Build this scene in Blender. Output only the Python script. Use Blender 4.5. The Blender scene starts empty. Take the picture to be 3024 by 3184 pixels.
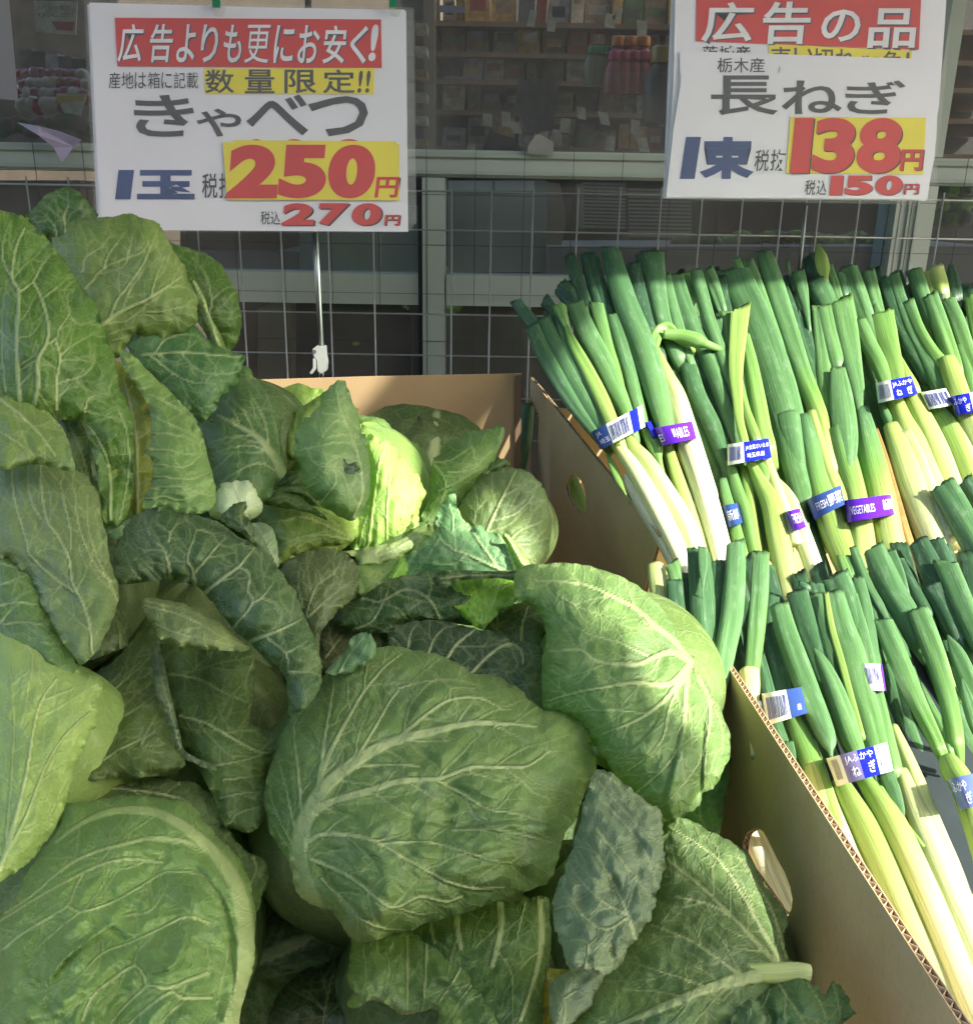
import bpy, math, random
import numpy as np
from mathutils import Vector, Matrix
from mathutils.geometry import tessellate_polygon
S = bpy.context.scene
COL = S.collection
random.seed(7)
RNG = np.random.RandomState(11)

# ---------------------------------------------------------------- camera
FPX = 2912.0
CX, CY = 1512.0, 1592.0
EYE = np.array([0.0, 0.0, 1.5])
PITCH, ROLL = math.radians(18.3), math.radians(1.0)
FW = np.array([0, math.cos(PITCH), -math.sin(PITCH)])
U0 = np.array([0, math.sin(PITCH), math.cos(PITCH)])
X0 = np.array([1.0, 0, 0])
RT = X0 * math.cos(ROLL) + U0 * math.sin(ROLL)
UP = U0 * math.cos(ROLL) - X0 * math.sin(ROLL)
cam = bpy.data.cameras.new('camera'); camo = bpy.data.objects.new('camera', cam); COL.objects.link(camo)
m = Matrix.Identity(4)
for i in range(3):
    m[i][0] = RT[i]; m[i][1] = UP[i]; m[i][2] = -FW[i]; m[i][3] = EYE[i]
camo.matrix_world = m
cam.sensor_fit = 'HORIZONTAL'; cam.sensor_width = 36; cam.lens = 36 * FPX / 3024
cam.clip_start = 0.02; cam.clip_end = 300
S.camera = camo
S.render.resolution_x, S.render.resolution_y = 972, 1024

# ---------------------------------------------------------------- light
SUN = np.array([0.62, -0.50, 0.60]); SUN /= np.linalg.norm(SUN)
wd = bpy.data.worlds.new('World'); S.world = wd; wd.use_nodes = True
nt = wd.node_tree; bg = nt.nodes['Background']
sky = nt.nodes.new('ShaderNodeTexSky'); sky.sky_type = 'NISHITA'; sky.sun_disc = False; sky.dust_density = 3.0; sky.ozone_density = .5
sky.sun_elevation = math.asin(SUN[2]); sky.sun_rotation = math.atan2(SUN[0], SUN[1])
nt.links.new(sky.outputs[0], bg.inputs[0]); bg.inputs[1].default_value = 0.15
sl = bpy.data.lights.new('sun', 'SUN'); sl.energy = 3.7; sl.angle = math.radians(0.5); sl.color = (1, 0.95, 0.86)
so = bpy.data.objects.new('sun', sl); COL.objects.link(so)
so.rotation_euler = Vector(SUN).to_track_quat('Z', 'Y').to_euler()
S.view_settings.view_transform = 'Standard'; S.view_settings.look = 'None'
S.view_settings.exposure = 1.86; S.view_settings.gamma = 1

# ---------------------------------------------------------------- helpers
def P(x, y, w):
    """point seen at pixel (x, y) of the photograph, w metres along the view axis"""
    x = np.asarray(x, float); y = np.asarray(y, float); w = np.asarray(w, float)
    d = FW + np.multiply.outer((x - CX) / FPX, RT) - np.multiply.outer((y - CY) / FPX, UP)
    return EYE + d * w[..., None]
def PY(x, y, Y):
    d = FW + (x - CX) / FPX * RT - (y - CY) / FPX * UP
    return EYE + d * (Y / d[1])
def PPL(x, y, p0, n):
    d = FW + (x - CX) / FPX * RT - (y - CY) / FPX * UP
    return EYE + d * (np.dot(p0 - EYE, n) / np.dot(d, n))
CR = dict(A=(0, 560, 1000/1876), B=(700, 1060, 1000/1876), C=(0, 1300, 1000/1876), D=(0, 2184, 1000/1876),
          E=(800, 1900, 1100/1876), F=(1500, 1600, 1000/1876), G=(1000, 2384, 800/1876), H=(1600, 2384, 1100/1876),
          K=(1200, 1100, 1200/1876), L1=(1600, 740, 800/1876), L2=(2224, 740, 800/1876), L3=(1900, 1300, 600/1876),
          L4=(2424, 1300, 800/1975), L5=(2000, 1650, 800/1876), L6=(2424, 2100, 1084/1975), Z1=(0, 0, 1512/1876),
          Z2=(1400, 0, 1624/1876), W=(700, 400, 1000/1876), Q=(0, 0, 400/1129), N=(0, 0, 1.0))
def cv(c, pts):
    ox, oy, s = CR[c]
    a = np.array([p[:2] for p in pts], float)
    return a * s + [ox, oy]

def mesh_obj(name, verts, faces, mat, parent=None, smooth=False, loops=None):
    me = bpy.data.meshes.new(name)
    verts = np.asarray(verts, float)
    org = None
    me.from_pydata([tuple(v) for v in verts], [], [tuple(f) for f in faces])
    if smooth: me.polygons.foreach_set('use_smooth', [True] * len(me.polygons))
    if mat is not None: me.materials.append(mat)
    me.update()
    o = bpy.data.objects.new(name, me); COL.objects.link(o)
    if parent is not None:
        o.parent = parent
        o.matrix_parent_inverse = Matrix.Translation(-Vector(parent.location))
    return o
def thing(name, label, cat, loc, group=None):
    o = bpy.data.objects.new(name, None); COL.objects.link(o)
    o.location = Vector([float(v) for v in loc]); o.empty_display_size = 0.03
    o['label'] = label; o['category'] = cat
    if group: o['group'] = group
    return o
def tag(o, label, cat, group=None):
    o['label'] = label; o['category'] = cat
    if group: o['group'] = group
    return o
class MB:
    def __init__(s): s.v = []; s.f = []
    def add(s, v, f):
        b = len(s.v); s.v += [tuple(float(c) for c in p) for p in v]; s.f += [tuple(i + b for i in q) for q in f]
    def box(s, lo, hi):
        x0, y0, z0 = lo; x1, y1, z1 = hi
        s.add([(x0,y0,z0),(x1,y0,z0),(x1,y1,z0),(x0,y1,z0),(x0,y0,z1),(x1,y0,z1),(x1,y1,z1),(x0,y1,z1)],
              [(0,3,2,1),(4,5,6,7),(0,1,5,4),(1,2,6,5),(2,3,7,6),(3,0,4,7)])
    def bar(s, a, b, r, n=6):
        a = Vector(a); b = Vector(b); d = (b - a).normalized()
        u = d.orthogonal().normalized(); v = d.cross(u)
        vs = []
        for p in (a, b):
            for k in range(n):
                t = 2 * math.pi * k / n
                vs.append(p + u * (r * math.cos(t)) + v * (r * math.sin(t)))
        s.add(vs, [(k, (k+1) % n, n + (k+1) % n, n + k) for k in range(n)] + [tuple(range(n))[::-1], tuple(range(n, 2*n))])
    def prism(s, pts, off):
        n = len(pts); pts = [Vector(p) for p in pts]; off = Vector(off)
        s.add([*pts, *[p + off for p in pts]], [tuple(range(n))[::-1], tuple(range(n, 2*n))] +
              [(k, (k+1) % n, n + (k+1) % n, n + k) for k in range(n)])
    def build(s, name, mat, parent=None, smooth=False):
        return mesh_obj(name, s.v, s.f, mat, parent, smooth)

# ---------------------------------------------------------------- materials
def newmat(name):
    mt = bpy.data.materials.new(name); mt.use_nodes = True
    n = mt.node_tree; n.nodes.clear()
    return mt, n
def nd(n, t, **k):
    x = n.nodes.new(t)
    for a, b in k.items(): setattr(x, a, b)
    return x
def mixc(n, fac, a, b, mode='MIX'):
    x = n.nodes.new('ShaderNodeMix'); x.data_type = 'RGBA'; x.blend_type = mode
    for s, v in ((x.inputs[0], fac), (x.inputs[6], a), (x.inputs[7], b)):
        if hasattr(v, 'links') or hasattr(v, 'is_linked'): n.links.new(v, s)
        elif isinstance(v, (tuple, list)): s.default_value = (*v[:3], 1)
        else: s.default_value = v
    return x.outputs[2]
def math_(n, op, a, b=None, c=None):
    x = n.nodes.new('ShaderNodeMath'); x.operation = op
    for i, v in enumerate((a, b, c)):
        if v is None: continue
        if hasattr(v, 'is_linked'): n.links.new(v, x.inputs[i])
        else: x.inputs[i].default_value = v
    return x.outputs[0]
def rng_(n, v, a, b, c=0.0, d=1.0):
    x = n.nodes.new('ShaderNodeMapRange'); x.interpolation_type = 'SMOOTHSTEP'
    n.links.new(v, x.inputs[0])
    for i, q in enumerate((a, b, c, d)): x.inputs[i+1].default_value = q
    return x.outputs[0]
def noise(n, vec, scale, detail=3, rough=.5):
    x = n.nodes.new('ShaderNodeTexNoise'); x.inputs['Scale'].default_value = scale
    x.inputs['Detail'].default_value = detail; x.inputs['Roughness'].default_value = rough
    if vec is not None: n.links.new(vec, x.inputs['Vector'])
    return x.outputs[0], x.outputs[1]
def plain(name, col, rough=.6, metal=0.0, var=.12, scale=14, bump=.1, spec=.4, alpha=1.0, trans=0.0):
    mt, n = newmat(name)
    out = nd(n, 'ShaderNodeOutputMaterial'); b = nd(n, 'ShaderNodeBsdfPrincipled')
    tc = nd(n, 'ShaderNodeTexCoord')
    f, _ = noise(n, tc.outputs['Object'], scale, 5, .6)
    lo = tuple(max(0, c * (1 - var)) for c in col); hi = tuple(min(1, c * (1 + var)) for c in col)
    n.links.new(mixc(n, rng_(n, f, .3, .7), lo, hi), b.inputs['Base Color'])
    b.inputs['Roughness'].default_value = rough; b.inputs['Metallic'].default_value = metal
    b.inputs['Specular IOR Level'].default_value = spec
    b.inputs['Alpha'].default_value = alpha
    if bump:
        f2, _ = noise(n, tc.outputs['Object'], scale * 9, 4, .6)
        bp = nd(n, 'ShaderNodeBump'); bp.inputs['Strength'].default_value = bump; bp.inputs['Distance'].default_value = .001
        n.links.new(f2, bp.inputs['Height']); n.links.new(bp.outputs[0], b.inputs['Normal'])
    n.links.new(b.outputs[0], out.inputs[0])
    return mt

def leaf_material():
    mt, n = newmat('cabbage_leaf'); L = n.links.new
    out = nd(n, 'ShaderNodeOutputMaterial'); b = nd(n, 'ShaderNodeBsdfPrincipled'); tr = nd(n, 'ShaderNodeBsdfTranslucent')
    at = nd(n, 'ShaderNodeAttribute', attribute_name='lf'); sp = nd(n, 'ShaderNodeSeparateColor'); L(at.outputs['Color'], sp.inputs[0])
    vein, edge, tone = sp.outputs[0], sp.outputs[1], sp.outputs[2]
    lp = nd(n, 'ShaderNodeAttribute', attribute_name='lp').outputs['Vector']
    oi = nd(n, 'ShaderNodeObjectInfo')
    base = mixc(n, 1.0, oi.outputs['Color'], (1.04, 1.10, .86), 'MULTIPLY')
    # distorted surface coordinates
    nf, nc = noise(n, lp, 1.1, 3)
    dv = nd(n, 'ShaderNodeVectorMath', operation='MULTIPLY_ADD'); L(nc, dv.inputs[0]); dv.inputs[1].default_value = (.9, .9, .0); L(lp, dv.inputs[2])
    def vor(scale, w):
        v = nd(n, 'ShaderNodeTexVoronoi', feature='DISTANCE_TO_EDGE'); v.inputs['Scale'].default_value = scale
        L(dv.outputs[0], v.inputs['Vector'])
        return rng_(n, v.outputs['Distance'], w, 0.0), v.outputs['Distance']
    v1, d1 = vor(1.15, .040); v2, d2 = vor(3.6, .10)
    m1, _ = noise(n, lp, .55, 4, .6); m2, _ = noise(n, lp, 3.0, 5, .65); m3, _ = noise(n, lp, 16, 3, .6)
    dark = mixc(n, 1.0, base, (.78, .90, .84), 'MULTIPLY'); lite = mixc(n, 1.0, base, (1.08, 1.18, 1.05), 'MULTIPLY')
    c = mixc(n, rng_(n, m1, .34, .66), dark, lite)
    c = mixc(n, math_(n, 'MULTIPLY', rng_(n, m2, .35, .7), .35), c, dark)
    # waxy bloom, blue-grey, in broad patches
    wx = math_(n, 'MULTIPLY', rng_(n, noise(n, lp, .8, 4, .6)[0],   .50, .72), .26)
    c = mixc(n, wx, c, (.19, .27, .20))
    # tone: yellower towards the heart of the leaf
    c = mixc(n, tone, c, mixc(n, .5, base, (.36, .40, .10)))
    # margin darker and browner
    c = mixc(n, math_(n, 'MULTIPLY', rng_(n, edge, .72, 1.0), .42), c, mixc(n, .4, dark, (.10, .085, .035)))
    vc = mixc(n, 1.0, mixc(n, .50, base, (.42, .48, .27)), (1.34, 1.34, 1.22), 'MULTIPLY')
    c = mixc(n, math_(n, 'MULTIPLY', v1, .17), c, vc)
    c = mixc(n, math_(n, 'MULTIPLY', v2, .14), c, vc)
    c = mixc(n, math_(n, 'MULTIPLY', vein, .92), c, vc)
    c = mixc(n, math_(n, 'MULTIPLY', rng_(n, m3, .62, .75), .10), c, (.03, .05, .02))
    L(c, b.inputs['Base Color'])
    L(rng_(n, m1, .2, .8, .38, .60), b.inputs['Roughness']); b.inputs['Specular IOR Level'].default_value = .38
    L(mixc(n, 1.0, c, (1.25, 1.45, .45), 'MULTIPLY'), tr.inputs[0])
    h = math_(n, 'ADD', math_(n, 'MULTIPLY', v1, .15), math_(n, 'MULTIPLY', v2, .10))
    h = math_(n, 'ADD', h, math_(n, 'MULTIPLY', m2, .5)); h = math_(n, 'ADD', h, math_(n, 'MULTIPLY', m3, .15))
    h = math_(n, 'ADD', h, math_(n, 'MULTIPLY', vein, .6))
    bp = nd(n, 'ShaderNodeBump'); bp.inputs['Strength'].default_value = .9; bp.inputs['Distance'].default_value = .0024
    L(h, bp.inputs['Height']); L(bp.outputs[0], b.inputs['Normal'])
    mx = nd(n, 'ShaderNodeMixShader'); mx.inputs[0].default_value = .27
    L(b.outputs[0], mx.inputs[1]); L(tr.outputs[0], mx.inputs[2]); L(mx.outputs[0], out.inputs[0])
    return mt
def leek_material():
    mt, n = newmat('leek_skin'); L = n.links.new
    out = nd(n, 'ShaderNodeOutputMaterial'); b = nd(n, 'ShaderNodeBsdfPrincipled'); tr = nd(n, 'ShaderNodeBsdfTranslucent')
    at = nd(n, 'ShaderNodeAttribute', attribute_name='lk').outputs['Vector']   # x = around, y = along (m), z = colour
    sx = nd(n, 'ShaderNodeSeparateXYZ'); L(at, sx.inputs[0])
    oi = nd(n, 'ShaderNodeObjectInfo')
    cb = nd(n, 'ShaderNodeCombineXYZ')
    L(math_(n, 'MULTIPLY', sx.outputs[0], 9.0), cb.inputs[0]); L(math_(n, 'MULTIPLY', sx.outputs[1], .35), cb.inputs[1]); L(math_(n, 'MULTIPLY', oi.outputs['Random'], 50), cb.inputs[2])
    st, _ = noise(n, cb.outputs[0], 3.2, 5, .65)
    cb2 = nd(n, 'ShaderNodeCombineXYZ')
    L(math_(n, 'MULTIPLY', sx.outputs[0], 3.0), cb2.inputs[0]); L(math_(n, 'MULTIPLY', sx.outputs[1], 3.0), cb2.inputs[1]); L(math_(n, 'MULTIPLY', oi.outputs['Random'], 31), cb2.inputs[2])
    pt, _ = noise(n, cb2.outputs[0], 1.6, 5, .7)
    g = math_(n, 'ADD', sx.outputs[2], math_(n, 'MULTIPLY', math_(n, 'SUBTRACT', st, .5), .22))
    r = nd(n, 'ShaderNodeValToRGB'); L(g, r.inputs[0]); el = r.color_ramp.elements
    stops = [(0, (.78, .78, .64)), (.12, (.74, .76, .50)), (.28, (.56, .62, .27)), (.42, (.33, .46, .12)), (.58, (.18, .36, .09)), (.75, (.12, .26, .10)), (.9, (.065, .16, .07)), (1, (.032, .08, .045))]
    el[0].position = 0; el[1].position = 1
    for p, c in stops[1:-1]: el.new(p)
    for e, (p, c) in zip(sorted(el, key=lambda q: q.position), stops): e.position = p; e.color = (*c, 1)
    wax = math_(n, 'MULTIPLY', rng_(n, pt, .5, .72), rng_(n, sx.outputs[2], .5, .75, 0, .30))
    c = mixc(n, wax, r.outputs[0], (.36, .47, .38))
    c = mixc(n, 1.0, c, mixc(n, rng_(n, st, .35, .65), (.66, .74, .62), (1.22, 1.16, 1.2)), 'MULTIPLY')
    L(c, b.inputs['Base Color']); b.inputs['Roughness'].default_value = .36; b.inputs['Specular IOR Level'].default_value = .45
    L(mixc(n, 1.0, c, (1.2, 1.3, .6), 'MULTIPLY'), tr.inputs[0])
    bp = nd(n, 'ShaderNodeBump'); bp.inputs['Strength'].default_value = .45; bp.inputs['Distance'].default_value = .0012
    L(math_(n, 'ADD', st, math_(n, 'MULTIPLY', pt, .4)), bp.inputs['Height']); L(bp.outputs[0], b.inputs['Normal'])
    mx = nd(n, 'ShaderNodeMixShader'); mx.inputs[0].default_value = .16
    L(b.outputs[0], mx.inputs[1]); L(tr.outputs[0], mx.inputs[2]); L(mx.outputs[0], out.inputs[0])
    return mt
def glass_material():
    mt, n = newmat('window_glass'); L = n.links.new
    out = nd(n, 'ShaderNodeOutputMaterial'); t = nd(n, 'ShaderNodeBsdfTransparent'); g = nd(n, 'ShaderNodeBsdfGlossy')
    t.inputs[0].default_value = (.86, .90, .88, 1); g.inputs['Roughness'].default_value = .02
    fr = nd(n, 'ShaderNodeFresnel'); fr.inputs[0].default_value = 1.5
    df = nd(n, 'ShaderNodeBsdfDiffuse'); df.inputs[0].default_value = (.62, .63, .60, 1); tc = nd(n, 'ShaderNodeTexCoord')
    veil, _ = noise(n, tc.outputs['Object'], 3.5, 5, .6); ms = nd(n, 'ShaderNodeMixShader'); L(rng_(n, veil, .3, .75, .06, .15), ms.inputs[0]); L(t.outputs[0], ms.inputs[1]); L(df.outputs[0], ms.inputs[2])  # pale diffuse veil put into the pane to look like haze
    mx = nd(n, 'ShaderNodeMixShader'); L(fr.outputs[0], mx.inputs[0]); L(ms.outputs[0], mx.inputs[1]); L(g.outputs[0], mx.inputs[2]); L(mx.outputs[0], out.inputs[0])
    return mt
def film_material(name, tint, op):
    mt, n = newmat(name); L = n.links.new
    out = nd(n, 'ShaderNodeOutputMaterial'); t = nd(n, 'ShaderNodeBsdfTransparent'); b = nd(n, 'ShaderNodeBsdfPrincipled')
    b.inputs['Base Color'].default_value = (*tint, 1); b.inputs['Roughness'].default_value = .15
    mx = nd(n, 'ShaderNodeMixShader'); mx.inputs[0].default_value = op
    L(t.outputs[0], mx.inputs[1]); L(b.outputs[0], mx.inputs[2]); L(mx.outputs[0], out.inputs[0])
    return mt
def card_material(k=1.0, name='cardboard'):
    mt, n = newmat(name); L = n.links.new
    out = nd(n, 'ShaderNodeOutputMaterial'); b = nd(n, 'ShaderNodeBsdfPrincipled'); tc = nd(n, 'ShaderNodeTexCoord')
    f, _ = noise(n, tc.outputs['Object'], 9, 6, .6); f2, _ = noise(n, tc.outputs['Object'], 220, 3, .7)
    w = nd(n, 'ShaderNodeTexWave', bands_direction='Y'); w.inputs['Scale'].default_value = 60; w.inputs['Distortion'].default_value = .6
    L(tc.outputs['Object'], w.inputs[0])
    c = mixc(n, rng_(n, f, .3, .7), (.50*k, .385*k*k**.15, .205*k*k**.3), (.58*k, .46*k*k**.15, .26*k*k**.3))
    c = mixc(n, math_(n, 'MULTIPLY', rng_(n, f2, .45, .75), .25), c, (.30, .20, .11))
    c = mixc(n, math_(n, 'MULTIPLY', w.outputs[1], .03), c, (.36, .24, .13))
    st, _ = noise(n, tc.outputs['Object'], 17, 2, .5)
    c = mixc(n, math_(n, 'MULTIPLY', rng_(n, st, .72, .8), .4), c, (.2, .12, .07))
    L(c, b.inputs['Base Color']); b.inputs['Roughness'].default_value = .75; b.inputs['Specular IOR Level'].default_value = .25
    bp = nd(n, 'ShaderNodeBump'); bp.inputs['Strength'].default_value = .25; bp.inputs['Distance'].default_value = .0006
    L(math_(n, 'ADD', math_(n, 'MULTIPLY', w.outputs[1], .2), math_(n, 'MULTIPLY', f2, .5)), bp.inputs['Height']); L(bp.outputs[0], b.inputs['Normal'])
    L(b.outputs[0], out.inputs[0])
    return mt
M_LEAF = leaf_material(); M_LEEK = leek_material(); M_GLASS = glass_material(); M_CARD = card_material(); M_CARD_SHADE = card_material(.56, 'shaded_cardboard')
M = dict(
    flute=plain('flute_paper', (.50, .36, .22), .8), fluted=plain('flute_shade', (.14, .085, .05), .9),
    sage=plain('sage_paint', (.36, .43, .375), .45, var=.05, scale=4), sagedk=plain('sage_panel', (.30, .37, .32), .5, var=.06, scale=4),
    dark=plain('dark_interior', (.035, .03, .028), .7), wire=plain('wire_metal', (.30, .33, .31), .4, .3, bump=0), wiredk=plain('thin_dark_wire', (.05, .055, .05), .5, bump=0),
    steel=plain('steel', (.22, .23, .20), .35, .9, bump=0), white=plain('white_plastic', (.72, .72, .70), .35, bump=0), paper=plain('white_paper', (.72, .74, .80), .5, var=.03, scale=6, bump=.03),
    red=plain('red_print', (.55, .03, .035), .5, var=.06, bump=0), yellow=plain('yellow_print', (.74, .66, .045), .5, var=.05, bump=0),
    navy=plain('navy_print', (.02, .055, .20), .5, var=.1, bump=0), grey=plain('grey_print', (.055, .058, .07), .5, var=.1, bump=0),
    black=plain('black_print', (.02, .02, .022), .5, bump=0), shadow=plain('shadow_print', (.03, .05, .10), .5, bump=0),
    beige=plain('beige_board', (.34, .28, .20), .7), brown=plain('brown_goods', (.16, .10, .065), .6), olive=plain('olive_goods', (.10, .09, .05), .6),
    conc=plain('stone_ledge', (.24, .24, .225), .7, scale=8), asphalt=plain('asphalt', (.06, .06, .06), .9, scale=3, var=.3, bump=.4),
    caster=plain('caster_cloth', (.18, .25, .20), .8), crate=plain('crate_plastic', (.030, .042, .045), .5),
    gclip=plain('green_clip', (.02, .22, .10), .4, bump=0), purple=plain('purple_tape', (.10, .02, .45), .25, var=.1, bump=0),
    blue=plain('blue_tape', (.012, .02, .50), .25, var=.1, bump=0), ink=plain('white_ink', (.75, .76, .8), .4, bump=0),
    clear=plain('clear_label', (.60, .66, .52), .22, bump=0), lilac=plain('lilac_paper', (.42, .38, .52), .6), bar=plain('barcode_ink', (.04, .05, .22), .5, bump=0),
)
M_FILM = film_material('plastic_sleeve', (.6, .65, .63), .07)
# ---------------------------------------------------------------- leaf builder
def smooth_closed(p, k=6):
    n = len(p); out = []
    for i in range(n):
        a, b, c, d = p[i-1], p[i], p[(i+1) % n], p[(i+2) % n]
        for t in np.arange(k) / k:
            out.append(.5 * ((2*b) + (c-a)*t + (2*a-5*b+4*c-d)*t*t + (-a+3*b-3*c+d)*t**3))
    return np.array(out)
def smooth_open(p, k=5):
    p = np.asarray(p, float)
    if len(p) < 3: 
        t = np.linspace(0, 1, k + 1)[:, None]; return p[0] * (1-t) + p[-1] * t
    q = np.vstack([2*p[0]-p[1], p, 2*p[-1]-p[-2]]); out = []
    for i in range(1, len(q)-2):
        a, b, c, d = q[i-1], q[i], q[i+1], q[i+2]
        for t in np.arange(k) / k:
            out.append(.5 * ((2*b) + (c-a)*t + (2*a-5*b+4*c-d)*t*t + (-a+3*b-3*c+d)*t**3))
    out.append(q[-2]); return np.array(out)
def wavesum(rs, x, y, wl, n=10):
    s = np.zeros_like(x)
    for _ in range(n):
        th = rs.uniform(0, 2*math.pi); k = 2*math.pi / (wl * rs.uniform(.7, 1.5))
        s += np.sin(k * (x*math.cos(th) + y*math.sin(th)) + rs.uniform(0, 6.28))
    return s / math.sqrt(n)
def inside(px, py, poly):
    r = np.zeros(px.shape, bool)
    x0, y0 = poly[-1]
    for x1, y1 in poly:
        c = ((y1 > py) != (y0 > py))
        if y1 != y0: r ^= c & (px < (x0 - x1) * (py - y1) / (y0 - y1) + x1)
        x0, y0 = x1, y1
    return r
def seg_dist(px, py, a, b):
    d = b - a; L2 = max(d @ d, 1e-9)
    t = np.clip(((px - a[0])*d[0] + (py - a[1])*d[1]) / L2, 0, 1)
    qx = a[0] + t*d[0]; qy = a[1] + t*d[1]
    return np.hypot(px-qx, py-qy), t, qx, qy

LEAF_N = [0]
def grow_veins(rs, veins, poly, step=9.0, dense=1.0):
    """side branches growing from the traced veins until they near the margin or another vein"""
    segs = [np.asarray(v[0]) for v in veins]
    pts = np.vstack(segs); new = []
    queue = [(v[0], v[1], v[2], 0) for v in veins]
    while queue and len(new) < 130:
        line, w0, w1, lev = queue.pop(0)
        d = np.diff(line, axis=0); L = np.hypot(d[:, 0], d[:, 1]); cum = np.concatenate([[0], np.cumsum(L)])
        gap = (85 if lev == 0 else 62) / dense
        s = gap * rs.uniform(.35, .9); side = rs.choice([-1, 1])
        while s < cum[-1] - 8:
            i = min(np.searchsorted(cum, s) - 1, len(d)-1); i = max(i, 0)
            f = (s - cum[i]) / max(L[i], 1e-6); p = line[i] + d[i]*f
            ang = math.atan2(d[i][1], d[i][0]) + side * rs.uniform(.6, 1.0)
            cur = p.copy(); path = [p.copy()]; maxl = rs.uniform(110, 280) if lev == 0 else rs.uniform(40, 110)
            turn = -side * rs.uniform(.005, .035)
            for k in range(int(maxl/step)):
                ang += turn + rs.uniform(-.13, .13)
                cur = cur + step * np.array([math.cos(ang), math.sin(ang)])
                if not inside(cur[None, 0], cur[None, 1], poly)[0]: break
                if k > 1:
                    dd = np.min(np.hypot(pts[:, 0]-cur[0], pts[:, 1]-cur[1]))
                    if dd < step * .9:
                        path.append(cur.copy()); break
                path.append(cur.copy())
            if len(path) > 3:
                pa = np.array(path); ww = max(w0 + (w1-w0)*s/cum[-1], 2.0)
                bw = min(ww*.42, 5.0) if lev == 0 else 1.7
                new.append((pa, bw, 1.1)); pts = np.vstack([pts, pa[2:]])
                if lev < 1: queue.append((pa, bw, 1.6, lev+1))
            s += gap * rs.uniform(.7, 1.3); side = -side
    return new

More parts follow.
